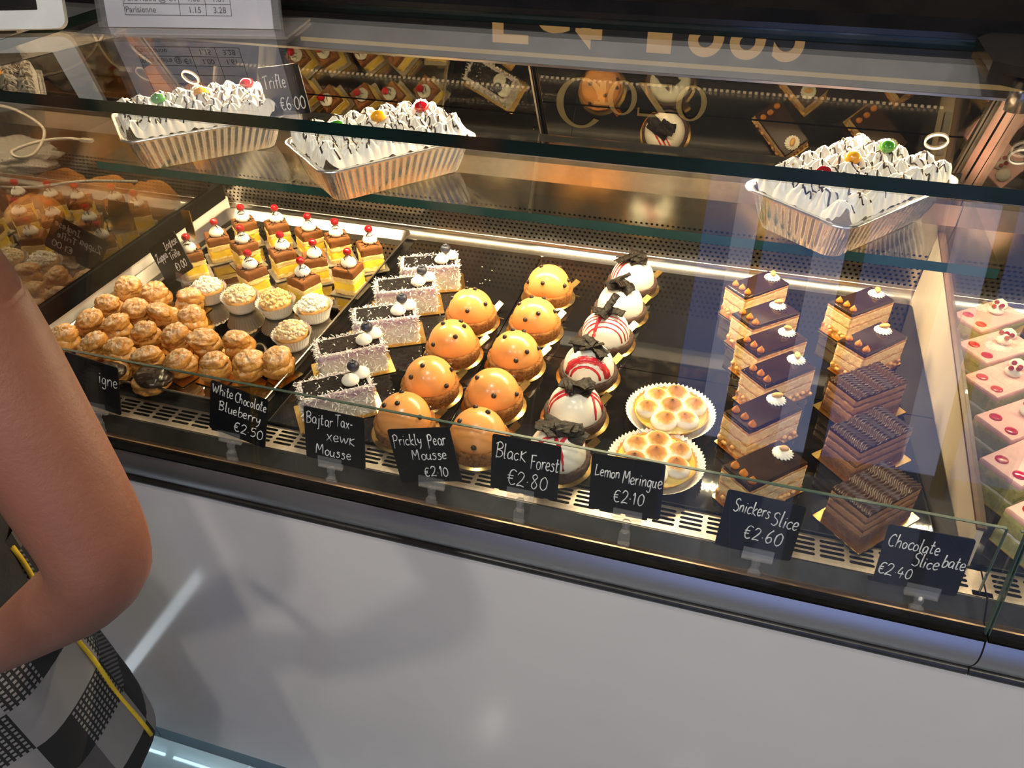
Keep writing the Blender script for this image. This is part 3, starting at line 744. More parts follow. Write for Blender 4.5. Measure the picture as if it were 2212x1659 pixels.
for i, (x, y, lab) in enumerate(PF):
    o = make_puff(100+i, 'golden cream puff, ' + lab, board=i not in (4, 8))
    o.location = (x, y, TZ); o.rotation_euler = (0, 0, math.radians((17*i*i) % 50 - 20)); o.scale = (0.88, 0.88, 0.92)
for i, (x, y, lab) in enumerate(((-0.745, 0.628, 'left one, near the front glass'), (-0.682, 0.630, 'right one, near the front glass'))):
    o = make_puff(150+i, 'chocolate dipped cream puff, ' + lab, True, board=False)
    o.name = 'chocolate_puff'; o['group'] = 'chocolate dipped puffs at the tray front'
    o.location = (x, y, TZ); o.rotation_euler = (0, 0, i*2.0); o.scale = (1.15, 1.0, 0.72)

# ------------------------------------------------------------------ blueberry coconut slices
def flakes(mb, R, w, d, h, n, z0=0.002, top=0.25, l=0.0032, wd=0.00042):
    for k in range(n):
        u = R.random()
        if u < top:
            x, y, z = R.uniform(-w/2, w/2), R.uniform(-d/2, d/2), h
            if R.random() < 0.75:
                if R.random() < w/(w+d): y = R.choice((-1, 1))*(d/2-R.random()**2*0.005)
                else: x = R.choice((-1, 1))*(w/2-R.random()**2*0.008)
            nrm = Vector((R.uniform(-0.6, 0.6), R.uniform(-0.6, 0.6), 1))
        else:
            z = R.uniform(z0, h)
            if R.random() < w/(w+d): x, y = R.uniform(-w/2, w/2), R.choice((-1, 1))*d/2; nrm = Vector((0, math.copysign(1, y), 0))
            else: x, y = R.choice((-1, 1))*w/2, R.uniform(-d/2, d/2); nrm = Vector((math.copysign(1, x), 0, 0))
            nrm += Vector((R.uniform(-0.7, 0.7), R.uniform(-0.7, 0.7), R.uniform(-0.5, 0.9)))
        nrm.normalize()
        t = nrm.cross(Vector((R.uniform(-1, 1), R.uniform(-1, 1), R.uniform(-1, 1)))).normalized()
        t = (t + nrm*R.uniform(0.0, 0.9)).normalized()
        p = Vector((x, y, z)); q = t.cross(nrm).normalized()*wd; L = R.uniform(0.5, 1.15)*l
        mid = p + t*L*0.5 + nrm*0.0007
        mb.add([p-q, p+q, mid+q, mid-q, p+t*L+q*0.6, p+t*L-q*0.6], [(0, 1, 2, 3), (3, 2, 4, 5)], 0, True)
    return mb
def make_blue(seed, label):
    R = rng(seed)
    t = thing('blueberry_slice', label, 'cake', (0, 0, 0), group='blueberry coconut slices')
    w, d, h = 0.086, 0.042, 0.0415
    card(t, 0.105, 0.056)
    b = MB().slab(w, d, 0.0012, h, 0.0011, seed, seg=0.0035, rnd=0.002, nz=6, scale=260).build('coconut_sponge', m_coco, t)
    flakes(MB(), R, w, d, h, 1100, l=0.0062, wd=0.00062).build('coconut_flake', m_cocof, b)['kind'] = 'stuff'
    MB().slab(w*0.90, d*0.76, h-0.001, h+0.0014, 0.0012, seed+3, seg=0.004, rnd=0.0006, nz=1).build('blueberry_glaze', m_blueglaze, t)
    for k, (x, y, rr) in enumerate(((0.019, -0.006, 0.0108), (0.034, 0.0040, 0.0112))):
        mb = MB(); dollop(mb, rr, 0.0135, x, y, h+0.0008, seed+k); mb.build('cream_dollop', m_cream, t)
    be = MB().blob((0.0265, 0.006, h+0.0158), 0.0078, 0.0078, 0.0068, lambda v: -0.15*max(0, v.z)**8, 24, 14).build('blueberry', m_berry, t)
    MB().lathe([(0.0015, h+0.0212), (0.0030, h+0.0222), (0.0036, h+0.0228), (0.0031, h+0.0220), (0.0012, h+0.0206)], 20, 0, Matrix.Translation((0.0265, 0.006, 0)), True,
               lambda q, r, z, i: (r*(1+0.16*math.cos(5*q)), z + (0.0006*math.cos(5*q) if i == 2 else 0))).build('berry_crown', m_berry, be)
    return t
bl = [make_blue(201, ''), make_blue(202, '')]
for i, (x, y, rz) in enumerate(((-0.432, 0.977, 24), (-0.441, 0.904, 27), (-0.438, 0.823, 29), (-0.452, 0.742, 36), (-0.430, 0.657, 38))):
    o = bl[i] if i < 2 else dup(bl[i % 2], (x, y, BZ))
    o.location = (x, y, BZ); o.rotation_euler = (0, 0, math.radians(rz))
    o['label'] = 'coconut slice with dark glaze and blueberry, ' + (['rearmost', 'second from the back', 'third from the back', 'second from the front', 'frontmost'][i]) + ' of its column'

mb = MB(); R = rng(5)
for k in range(46):
    q = R.choice(((-0.36, 1.02), (-0.37, 0.86), (-0.37, 0.78), (-0.375, 0.69), (-0.38, 0.95)))
    mb.blob((q[0]+R.gauss(0, 0.014), q[1]+R.gauss(0, 0.02), D+0.0008), R.uniform(0.0007, 0.0016), R.uniform(0.0005, 0.0010), 0.0006, None, 6, 4)
tag(mb.build('coconut_crumb', m_cocof), 'scattered white coconut crumbs on the black board beside the blueberry slices', 'crumbs', kind='stuff')
# ------------------------------------------------------------------ orange domes
def dome_prof(r, h, z0, k=2.25, n=16):
    out = []
    for i in range(n+1):
        u = PI/2*i/n
        out.append((r*(math.cos(u)**(2/k)) if i < n else 0, z0 + h*(math.sin(u)**(2/k))))
    return out
def on_dome(r, h, z0, th, el, k=2.25):
    rr, z = r*math.cos(el)**(2/k), z0+h*math.sin(el)**(2/k)
    return Vector((math.cos(th)*rr, math.sin(th)*rr, z)), Vector((math.cos(th)*math.cos(el)/r, math.sin(th)*math.cos(el)/r, math.sin(el)/h)).normalized()
def make_dome(seed, label, tab):
    R = rng(seed)
    t = thing('orange_mousse_dome', label, 'cake', (0, 0, 0), group='orange mousse domes')
    gold_disc(t, 0.0415, tab)
    MB().lathe([(0, 0.0009), (0.0350, 0.0009), (0.0366, 0.003), (0.0370, 0.0125), (0.0371, 0.0170), (0.0360, 0.0190), (0.0335, 0.0185), (0, 0.017)], 72, 0, None, True,
               lambda q, r, z, i: (r*(1+0.022*noise.noise(Vector((math.cos(q)*9+seed, math.sin(q)*9, z*300)))+0.012*noise.noise(Vector((math.cos(q)*25, math.sin(q)*25+seed, z*600)))), z+(0.0008*noise.noise(Vector((math.cos(q)*12, math.sin(q)*12, seed))) if i >= 4 else 0))).build('biscuit_base', m_biscuit, t)
    pr = [(0.0306, 0.0158), (0.0319, 0.0170)] + dome_prof(0.0324, 0.0335, 0.0182, 2.1)
    MB().lathe(pr, 48, 0, None, True, lambda q, r, z, i: (r*(1+(0.012*noise.noise(Vector((math.cos(q)*6, math.sin(q)*6, seed))) if i < 3 else 0)), z)).build('mousse_dome', m_orange, t)
    n = R.choice((5, 6, 7))
    for k in range(n):
        th, el = -PI/2 + (k-n/2+0.5)*2.0*PI/n*0.98 + R.uniform(-0.35, 0.35), R.choice((0.35, 0.62, 0.95, 1.2)) + R.uniform(-0.1, 0.1)
        p, nn = on_dome(0.0324, 0.0335, 0.0182, th, el, 2.1)
        rot = Matrix.Translation(p + nn*0.0004) @ nn.to_track_quat('Z', 'Y').to_matrix().to_4x4()
        MB().lathe([(0.0031, -0.0006), (0.0033, 0.0004), (0.0023, 0.0022), (0.0007, 0.0029), (0, 0.0030)], 14, 0, rot).build('chocolate_drop', m_choc, t)
    return t
DM = [(-0.246, 0.990, 'right column, rearmost, lying under the light strip'), (-0.241, 0.894, 'right column, second from the back'), (-0.244, 0.806, 'right column, third from the back'), (-0.246, 0.718, 'right column, second from the front'), (-0.2395, 0.640, 'right column, frontmost behind the price cards'),
      (-0.336, 0.893, 'left column, rearmost, beside the blueberry slices'), (-0.333, 0.808, 'left column, second from the back'), (-0.332, 0.721, 'left column, second from the front'), (-0.334, 0.643, 'left column, frontmost')]
for i, (x, y, lab) in enumerate(DM):
    o = make_dome(300+i, 'orange glazed dome with chocolate drops, ' + lab, 47 + (i*7) % 14)
    o.location = (x, y, BZ)

# ------------------------------------------------------------------ white domes with chocolate shavings
def bark(mb, R, c, L, wd, rot, curl):
    nu, nv = 12, 5
    vs = []
    for side in (1, -1):
        for i in range(nu+1):
            for j in range(nv+1):
                u, v = i/nu-0.5, j/nv-0.5
                a = v*curl
                rad = wd/max(curl, 0.05)
                x = u*L + 0.0012*noise.noise(Vector((j*0.9, i*0.2, c[0]*900)))
                y = rad*math.sin(a); z = rad*(math.cos(a)-1)
                jg = 0.0012*noise.noise(Vector((i*0.8, j*0.8, c[1]*700+side)))
                vs.append(Vector((x, y + 0.0012*noise.noise(Vector((i*1.3, v*3, c[1]*500))), z + side*0.0007 + jg)))
    b = (nu+1)*(nv+1); fs = []
    for i in range(nu):
        for j in range(nv):
            a = i*(nv+1)+j
            fs.append((a, a+nv+1, a+nv+2, a+1)); fs.append((b+a, b+a+1, b+a+nv+2, b+a+nv+1))
    for i in range(nu):
        for j in (0, nv):
            a = i*(nv+1)+j; fs.append((a, a+nv+1, b+a+nv+1, b+a))
    for j in range(nv):
        for i in (0, nu):
            a = i*(nv+1)+j; fs.append((a, a+1, b+a+1, b+a))
    mb.add(vs, fs, 0, False, Matrix.Translation(c) @ rot)
def make_forest(seed, label, stripes, chips):
    R = rng(seed)
    t = thing('cherry_mousse_dome', label, 'cake', (0, 0, 0), group='white cherry mousse domes')
    gold_disc(t, 0.0425, 44+seed % 9)
    MB().lathe([(0, 0.0009), (0.036, 0.0009), (0.0378, 0.003), (0.0385, 0.009), (0.0375, 0.0135), (0.0365, 0.0145), (0.031, 0.0115), (0, 0.011)], 72, 0, None, True,
               lambda q, r, z, i: (r*(1+0.045*noise.noise(Vector((math.cos(q)*7+seed, math.sin(q)*7, z*250)))+0.02*noise.noise(Vector((math.cos(q)*25, math.sin(q)*25+seed, z*600)))), z+(0.002*noise.noise(Vector((math.cos(q)*9, math.sin(q)*9, seed))) if i >= 3 else 0))).build('cocoa_base', m_cocoabiscuit, t)
    rr, hh, z0 = 0.0332, 0.0350, 0.0120
    dm = MB().lathe([(0.0320, 0.0095)] + dome_prof(rr, hh, z0, 2.3), 48, 0, None, True, lambda q, r, z, i: (r*(1+0.012*noise.noise(Vector((math.cos(q)*3, math.sin(q)*3, seed+z*40)))), z)).build('mousse_dome', m_creamw, t)
    if stripes:
        mb = MB()
        for (a0, off, n, wd) in stripes:
            for q in range(n):
                pts = []
                o = off + q*0.0058
                for i in range(25):
                    s = -1 + 2*i/24
                    # a stripe over the dome: plane at distance o from the axis
                    hw = math.sqrt(max(0, rr*rr*0.99-o*o))
                    x, y = s*hw, o
                    th = math.atan2(y, x); rho = min(math.hypot(x, y), rr*0.998)
                    el = math.acos(min(1, (rho/rr)**(2.3/2)))
                    p, nn = on_dome(rr, hh, z0, th + a0, el, 2.3)
                    pts.append(p - nn*wd*0.45)
                w = [wd*(0.8+0.4*R.random()) for _ in pts]
                mb.tube(pts, w, 6)
        mb.build('cherry_sauce', m_sauce, t)
    extra = [(R.uniform(0.016, 0.026), R.uniform(0.008, 0.013), R.uniform(-60, 60), R.uniform(-20, 20), R.uniform(-0.010, 0.010), R.uniform(-0.006, 0.006), R.uniform(0.5, 1.4), R.uniform(0.002, 0.008)) for _ in range(2)]
    for k, (L, wd, az, tilt, px, py, curl, pz) in enumerate(chips + extra):
        mb = MB()
        bark(mb, R, (px*1.15, py, z0+hh+pz*1.1-0.001), L*1.25, wd*1.45, Matrix.Rotation(math.radians(az), 4, 'Z') @ Matrix.Rotation(math.radians(tilt), 4, 'Y') @ Matrix.Rotation(R.uniform(-0.5, 0.5), 4, 'X'), curl)
        mb.build('chocolate_shaving', m_chocbark, t)
    return t
BF = [(-0.129, 1.052, [(0.9, 0.004, 3, 0.0016)], [(0.030, 0.014, 30, 8, -0.006, 0.002, 1.0, 0.004), (0.030, 0.012, 40, -12, -0.010, -0.004, 1.4, 0.009), (0.022, 0.010, 10, 15, 0.004, 0.004, 1.2, 0.012)], 'rearmost, red stripes on its right'),
      (-0.133, 0.972, [], [(0.032, 0.015, 40, 10, -0.006, 0.0, 1.2, 0.004), (0.034, 0.008, 35, -15, -0.008, 0.002, 3.0, 0.011), (0.024, 0.012, 60, 20, 0.001, -0.003, 1.0, 0.009)], 'second from the back, plain white without sauce'),
      (-0.139, 0.894, [(-1.57-0.2, -0.006, 1, 0.0036), (-1.5+1.57, -0.022, 4, 0.0014)], [(0.026, 0.012, 75, 8, -0.002, 0.0, 1.2, 0.004), (0.028, 0.010, 60, -35, 0.0, 0.003, 1.8, 0.014)], 'third from the back, several thin red stripes'),
      (-0.145, 0.810, [(0.1, -0.020, 1, 0.0055), (0.05, -0.027, 2, 0.002)], [(0.036, 0.012, -35, 6, 0.004, 0.0, 0.8, 0.003), (0.028, 0.014, -15, -8, -0.008, 0.004, 1.2, 0.007), (0.030, 0.010, -45, 14, 0.008, -0.004, 0.6, 0.006)], 'fourth from the back, broad red smear in front'),
      (-0.143, 0.722, [(0.3, -0.008, 2, 0.0026), (-1.0, 0.016, 1, 0.0022)], [(0.032, 0.014, -10, 5, 0.0, 0.002, 0.9, 0.003), (0.026, 0.013, 30, -10, 0.004, -0.002, 0.8, 0.007), (0.020, 0.012, 70, 10, 0.008, 0.003, 0.7, 0.008)], 'second from the front, red band across the top'),
      (-0.145, 0.640, [(1.2, -0.012, 1, 0.003), (0.6, -0.004, 1, 0.003), (2.2, 0.006, 1, 0.0024)], [(0.044, 0.014, -18, 4, 0.006, 0.004, 0.8, 0.002), (0.034, 0.012, -8, -8, -0.004, 0.002, 1.0, 0.007), (0.026, 0.012, 25, 10, 0.012, 0.0, 0.9, 0.007), (0.024, 0.010, -50, -5, -0.008, -0.004, 1.0, 0.005)], 'frontmost, behind the price cards')]
for i, (x, y, st, chs, lab) in enumerate(BF):
    o = make_forest(400+i, 'white dome with chocolate shavings, ' + lab, st, chs)
    o.location = (x, y, BZ)

# ------------------------------------------------------------------ meringue tarts
def make_meringue(seed, label, rot):
    R = rng(seed)
    t = thing('meringue_tart', label, 'tart', (0, 0, 0), group='torched lemon meringue tarts')
    fluted(MB(), 0.042, 0.0545, 0.0, 0.0125, 62, 0.016, flare=1.1, warp=0.012, seed=seed).build('paper_case', m_paper, t)
    fluted(MB(), 0.036, 0.0455, 0.001, 0.0145, 40, 0.010, flare=1.0).build('tart_shell', m_crust, t)
    MB().lathe([(0, 0.0115), (0.0435, 0.0115), (0.0435, 0.0122), (0, 0.0135)], 40).build('lemon_curd', m_lemon, t)
    spots = [(0, 0)] + [(0.0272*math.cos(rot+k*PI/3), 0.0272*math.sin(rot+k*PI/3)) for k in range(6)]
    for k, (x, y) in enumerate(spots):
        r = 0.0154*R.uniform(0.95, 1.06); h = 0.0165*R.uniform(0.9, 1.1)
        lx, ly = R.uniform(-0.003, 0.003), R.uniform(-0.003, 0.003)
        prof = [(r*0.9, -0.001), (r, h*0.22), (r*0.95, h*0.45), (r*0.70, h*0.72), (r*0.36, h*0.90), (r*0.10, h*1.02), (0, h*1.10)]
        prof = [(max(p.x, 0), p.z) for p in spline([(a, 0, b) for a, b in prof], 3)]
        mb = MB(); mb.lathe(prof, 24)
        mb.v = [(vx + lx*(max(vz, 0)/h)**2, vy + ly*(max(vz, 0)/h)**2, vz) for vx, vy, vz in mb.v]
        mb.build('meringue_peak', m_mering, t, loc=(x, y, 0.0125))
    return t
for i, (x, y, lab, ro) in enumerate(((-0.031, 0.754, 'the rear one of two', 0.35), (-0.035, 0.662, 'the front one of two, just behind the price cards', 0.6))):
    o = make_meringue(500+i, 'torched meringue tart, ' + lab, ro); o.location = (x, y, BZ)

# ------------------------------------------------------------------ caramel peanut slices
def make_peanut_slice(seed, label):
    R = rng(seed)
    t = thing('peanut_slice', label, 'cake', (0, 0, 0), group='glazed caramel peanut slices')
    w, d = 0.083, 0.0435
    card(t, 0.093, 0.0455)
    pl = MB().slab(w, d, 0.0012, 0.0125, 0.0022, seed, seg=0.003, nz=4, zamp=0.0015, scale=300).build('caramel_peanut_layer', m_peanutlay, t)
    mb = MB()
    for k in range(34):
        if R.random() < w/(w+d): x, y = R.uniform(-w/2, w/2), R.choice((-1, 1))*d/2
        else: x, y = R.choice((-1, 1))*w/2, R.uniform(-d/2, d/2)
        mb.blob((x, y, R.uniform(0.004, 0.011)), 0.0034, 0.0030, 0.0026, None, 8, 6)
    mb.build('peanut_piece', m_peanut, pl)['kind'] = 'stuff'
    MB().slab(w*0.985, d*0.97, 0.0120, 0.0235, 0.0011, seed+1, seg=0.003, nz=4, zamp=0.001).build('nougat_cream', m_layercream, t)
    MB().slab(w*0.99, d*0.98, 0.0230, 0.0262, 0.0012, seed+2, seg=0.003, nz=1, zamp=0.0008).build('sponge_layer', m_brownsponge, t)
    MB().slab(w*0.985, d*0.97, 0.0258, 0.0385, 0.0010, seed+3, seg=0.003, nz=4, zamp=0.0008).build('nougat_cream', m_layercream, t)
    MB().slab(w*0.985, d*0.975, 0.0380, 0.0425, 0.0009, seed+4, seg=0.003, nz=1, zamp=0.0008).build('sponge_layer', m_brownsponge, t)
    MB().slab(w*0.985, d*0.97, 0.0420, 0.0462, 0.0005, seed+5, seg=0.004, rnd=0.0013, nz=1).build('chocolate_glaze', m_chocglaze, t)
    for k in range(3):
        mb = MB(); x, y = -w/2+0.011 + R.uniform(-0.002, 0.002), -d/2+0.008+k*0.0138+R.uniform(-0.0015, 0.0015)
        mb.lathe([(0.0045, 0.0462), (0.0050, 0.0474), (0.0036, 0.0500), (0.0015, 0.0524), (0.0004, 0.0542), (0, 0.0546)], 16, 0, Matrix.Translation((x, y, 0)))
        mb.build('caramel_drop', m_caramel, t)
    mb = MB(); cx, cy = 0.027+R.uniform(-0.003, 0.003), 0.004+R.uniform(-0.004, 0.004)
    rosette(mb, 0.0112, 0.0072, 16, 0.9, 112, z=0.0460, cx=cx, cy=cy, ridge=0.10)
    cr = mb.build('cream_rosette', m_cream, t)
    a = R.uniform(0, 3)
    MB().blob((0, 0, 0), 0.0068, 0.0038, 0.0032, None, 16, 10, 0, Matrix.Translation((cx, cy, 0.0540)) @ Matrix.Rotation(a, 4, 'Z') @ Matrix.Rotation(R.uniform(-0.5, 0.5), 4, 'Y')).build('peanut', m_peanut, cr)
    return t
PS = [(0.053, 1.034, 46, 'left column, rearmost'), (0.068, 0.958, 44, 'left column, second from the back'), (0.078, 0.894, 44, 'left column, third from the back'), (0.088, 0.832, 45, 'left column, third from the front'), (0.073, 0.744, 47, 'left column, second from the front'), (0.079, 0.652, 46, 'left column, frontmost by the meringue tart'),
      (0.194, 1.026, 45, 'right column, rear one by the beige divider'), (0.203, 0.932, 48, 'right column, front one by the beige divider')]
pp_ = [make_peanut_slice(601, ''), make_peanut_slice(602, ''), make_peanut_slice(603, '')]
for i, (x, y, rz, lab) in enumerate(PS):
    o = pp_[i] if i < 3 else dup(pp_[i % 3], (0, 0, 0))
    o.location = (x, y, BZ); o.rotation_euler = (0, 0, math.radians(rz))
    o['label'] = 'glazed slice with caramel drops and peanut rosette, ' + lab

# ------------------------------------------------------------------ chocolate slices with combed icing
def make_choc_slice(seed, label):
    R = rng(seed)
    t = thing('chocolate_slice', label, 'cake', (0, 0, 0), group='combed chocolate slices')
    w, d = 0.081, 0.047
    card(t, 0.094, 0.062)
    z = 0.0012
    for k, (h, mt, nm) in enumerate(((0.0125, m_chocsponge, 'chocolate_sponge'), (0.0075, m_chocmousse, 'chocolate_cream'), (0.004, m_chocsponge, 'chocolate_sponge'), (0.0085, m_chocmousse, 'chocolate_cream'), (0.004, m_chocsponge, 'chocolate_sponge'), (0.0075, m_chocmousse, 'chocolate_cream'))):
        MB().slab(w*(0.985 if k else 1), d*(0.97 if k else 1), z, z+h, 0.0012 if mt is m_chocsponge else 0.0006, seed+k, seg=0.003, nz=2, zamp=0.0008).build(nm, mt, t); z += h-0.0004
    # combed wavy icing as a height field with skirts
    nx, ny = 72, 150
    vs, fs = [], []
    hw, hd = w*0.495, d*0.488
    for j in range(ny+1):
        for i in range(nx+1):
            x, y = -hw+2*hw*i/nx, -hd+2*hd*j/ny
            ph = y*2*PI/0.0046 + 4.6*math.sin(x*2*PI/0.030+seed+y*12) + 0.8*noise.noise(Vector((x*60, y*60, seed)))
            q = 0.0032 + 0.0011*math.sin(ph) + 0.0007*noise.noise(Vector((x*40, y*40, seed)))
            vs.append((x, y, z + q))
    for j in range(ny):
        for i in range(nx):
            a = j*(nx+1)+i; fs.append((a, a+1, a+nx+2, a+nx+1))
    mb = MB(); mb.add(vs, fs)
    edge = [j*(nx+1) for j in range(ny, 0, -1)] + [i for i in range(nx)] + [j*(nx+1)+nx for j in range(ny)] + [ny*(nx+1)+i for i in range(nx, -1, -1)]
    ev = [vs[e] for e in edge]; n = len(ev)
    mb.add(ev + [(x, y, z-0.0005) for x, y, _ in ev], [(k, n+k, n+(k+1) % n, (k+1) % n) for k in range(n)], 0, False)
    mb.build('combed_icing', m_chocicing, t)
    return t
for i, (x, y, rz, lab) in enumerate(((0.192, 0.836, 42, 'rear one of three'), (0.190, 0.744, 44, 'middle one of three'), (0.190, 0.648, 47, 'front one of three, near the front glass'))):
    o = make_choc_slice(701+i, 'dark chocolate slice with wavy combed icing, ' + lab)
    o.location = (x, y, BZ); o.rotation_euler = (0, 0, math.radians(rz))

# ------------------------------------------------------------------ pink slices in the neighbouring case
def make_pink(seed, label):
    R = rng(seed)
    t = thing('pink_slice', label, 'cake', (0, 0, 0), group='pink iced sponge slices')
    w, d = 0.086, 0.049
    card(t, 0.089, 0.0500)
    MB().slab(w, d, 0.0012, 0.020, 0.0008, seed, seg=0.004, nz=3).build('pistachio_sponge', m_pist, t)
    MB().slab(w*0.99, d*0.985, 0.0195, 0.0235, 0.0006, seed+1, seg=0.004, nz=1).build('cream_layer', m_cream, t)
    MB().slab(w, d, 0.0230, 0.0425, 0.0008, seed+2, seg=0.004, nz=3).build('pistachio_sponge', m_pist, t)
    MB().slab(w*1.002, d*1.002, 0.0420, 0.0475, 0.0004, seed+3, seg=0.005, rnd=0.0012, nz=1).build('pink_icing', m_pink, t)
    for (x, y) in ((-w/2+0.013, -0.012), (-w/2+0.017, 0.012)):
        MB().lathe([(0.0068, 0.0474), (0.0066, 0.0484), (0.004, 0.0490), (0, 0.0491)], 24, 0, Matrix.Translation((x, y, 0))).build('jelly_dot', m_jelly, t)
    for k, (x, y, r) in enumerate(((0.012, 0.002, 0.0095), (0.029, 0.010, 0.0095))):
        mb = MB(); dollop(mb, r, 0.0125, x, y, 0.0472, seed+k); cr = mb.build('cream_dollop', m_cream, t)
        if k == 0:
            for q in range(4):
                MB().blob((x+0.006*math.cos(q*1.4+seed), y+0.006*math.sin(q*1.4+seed), 0.0575+0.002*(q % 2)), 0.0032, 0.0032, 0.0032, None, 14, 8).build('redcurrant', m_cherry, cr)
    return t
PK = [(0.3555, 1.030, 'rearmost, topped with redcurrants'), (0.352, 0.955, 'second from the back'), (0.350, 0.884, 'third from the back'), (0.352, 0.806, 'third from the front'), (0.345, 0.733, 'second from the front'), (0.358, 0.660, 'frontmost')]
pk = [make_pink(801, ''), make_pink(802, '')]
for i, (x, y, lab) in enumerate(PK):
    o = pk[i] if i < 2 else dup(pk[i % 2], (0, 0, 0))
    o.location = (x, y, BZ); o.rotation_euler = (0, 0, math.radians((40, 38, 40, 39, 42, 40)[i]))
    o['label'] = 'pink iced slice with red jelly dots, ' + lab + ' in the right case'

# ------------------------------------------------------------------ trifles in foil trays
def make_trifle(seed, label, cherries):
    R = rng(seed)
    t = thing('foil_tray_trifle', label, 'dessert', (0, 0, 0), group='trifles in foil trays on the glass shelf')
    L, Wd, H = 0.207, 0.135, 0.045
    N = 480
    def outline(l, w, r):
        pts = []; segs = [(l-2*r, 0), (w-2*r, 1), (l-2*r, 2), (w-2*r, 3)]
        per = 2*(l+w-4*r)+2*PI*r
        for k in range(N):
            s = per*k/N
            cur = s
            for q in range(4):
                ln = segs[q][0]
                if cur <= ln:
                    u = cur
                    st = [(-(l/2-r), -w/2, 1, 0, 0, -1), (l/2, -(w/2-r), 0, 1, 1, 0), (l/2-r, w/2, -1, 0, 0, 1), (-l/2, w/2-r, 0, -1, -1, 0)][q]
                    pts.append((st[0]+st[2]*u, st[1]+st[3]*u, st[4], st[5], False)); break
                cur -= ln
                arc = PI/2*r
                if cur <= arc:
                    a = -PI/2 + q*PI/2 + cur/r
                    c = [((l/2-r), -(w/2-r)), ((l/2-r), (w/2-r)), (-(l/2-r), (w/2-r)), (-(l/2-r), -(w/2-r))][q]
                    pts.append((c[0]+r*math.cos(a), c[1]+r*math.sin(a), math.cos(a), math.sin(a), True)); break
                cur -= arc
            else: pts.append(pts[-1])
        return pts
    vs = []
    lev = []
    K = 7
    for i in range(K+1):
        u = i/K
        o = outline(L-0.034+0.026*u, Wd-0.034+0.026*u, 0.016+0.004*u)
        for k, (x, y, nx, ny, cor) in enumerate(o):
            amp = (0.0013 if not cor else 0.0020)*min(1, u*4)*(1 if u < 0.9 else 0.4)
            rg = math.cos(2*PI*k*(62/N)) if not cor else math.cos(k*2.1+1.5*noise.noise(Vector((k*0.3, u*4, seed))))
            w_ = 0.0008*noise.noise(Vector((x*40, y*40, u*2+seed)))
            lev.append((x+nx*(amp*rg+w_), y+ny*(amp*rg+w_), 0.0004+H*u))
    for (l, w, z) in ((L, Wd, H+0.0008), (L+0.004, Wd+0.004, H+0.0004), (L+0.0045, Wd+0.0045, H-0.0012), (L+0.003, Wd+0.003, H-0.0018)):
        for x, y, nx, ny, cor in outline(l, w, 0.020): lev.append((x + 0.0006*noise.noise(Vector((x*60, y*60, seed))), y, z))
    rows = K+1+4
    mb = MB(); mb.add(lev, [(i*N+k, i*N+(k+1) % N, (i+1)*N+(k+1) % N, (i+1)*N+k) for i in range(rows-1) for k in range(N)])
    mb.add(lev[:N], [list(range(N-1, -1, -1))], 0, False)
    mb.build('foil_tray', m_foil, t)
    # cream: a field of swirled rosettes
    cl, cw = L-0.012, Wd-0.012
    cs = []
    nxr, nyr = 8, 5
    for j in range(nyr):
        for i in range(nxr):
            cs.append((-cl/2+cl*(i+0.5+(0.22 if j % 2 else -0.1))/nxr + R.uniform(-0.003, 0.003), -cw/2+cw*(j+0.5)/nyr + R.uniform(-0.003, 0.003), R.uniform(0.85, 1.15), R.uniform(0, 6.28), R.choice((-1, 1))))
    def hgt(x, y):
        ex = min(1, (1-abs(x)/(cl/2+0.001))*22); ey = min(1, (1-abs(y)/(cw/2+0.001))*15)
        e = max(0, min(ex, ey))**0.6
        dome = 0.010*(1-(x/(cl/2))**2*0.7)*(1-(y/(cw/2))**2*0.6)
        best = -1
        for cx, cy, s, a, sg in cs:
            dx, dy = x-cx, y-cy
            r = math.hypot(dx, dy)/(0.0165*s)
            if r < 1.25:
                th = math.atan2(dy, dx)
                q = (1-min(1, r/1.25)**1.35)*(1+0.24*min(1, r*2)*math.cos(6*th+sg*5.0*r+a)) + 0.25*max(0, 0.25-r)
                if q > best: best = q
        return H - 0.007 + e*(0.005 + dome*0.8 + 0.0200*max(best, 0.0) + 0.0012*noise.noise(Vector((x*250, y*250, seed))))
    gx, gy = 170, 110
    vs = []
    for j in range(gy+1):
        for i in range(gx+1):
            x, y = -cl/2+cl*i/gx, -cw/2+cw*j/gy
            # keep the field inside the rounded corners of the tray
            rr = 0.016
            ax, ay = abs(x)-(cl/2-rr), abs(y)-(cw/2-rr)
            if ax > 0 and ay > 0:
                q = math.hypot(ax, ay)
                if q > rr: x, y = math.copysign(cl/2-rr+ax/q*rr, x), math.copysign(cw/2-rr+ay/q*rr, y)
            vs.append((x, y, hgt(x, y)))
    mb = MB(); mb.add(vs, [(j*(gx+1)+i, j*(gx+1)+i+1, (j+1)*(gx+1)+i+1, (j+1)*(gx+1)+i) for j in range(gy) for i in range(gx)])
    cr = mb.build('whipped_cream', m_cream, t)
    mb = MB()
    nl = 15
    for q in range(nl):
        x0 = -cl/2 + cl*(q+0.5)/nl + R.uniform(-0.003, 0.003)
        sl = 0.28
        pts = []
        for i in range(90):
            v = -0.47 + 0.94*i/89
            y = cw*v
            x = x0 + sl*y + 0.0022*math.sin(i*0.55+q) + 0.003*noise.noise(Vector((q*3.1, i*0.09, seed)))
            if abs(x) < cl/2-0.006: pts.append((x, y, hgt(x, y)+0.0004))
        if len(pts) > 3:
            run = []
            for i, p in enumerate(pts):
                if noise.noise(Vector((q*5.3, i*0.11, seed+9))) > -0.34: run.append(p)
                else:
                    if len(run) > 3: mb.tube(run, [0.0011*(1+0.5*noise.noise(Vector(p_)*300)) for p_ in run], 5)
                    run = []
            if len(run) > 3: mb.tube(run, [0.0011*(1+0.5*noise.noise(Vector(p_)*300)) for p_ in run], 5)
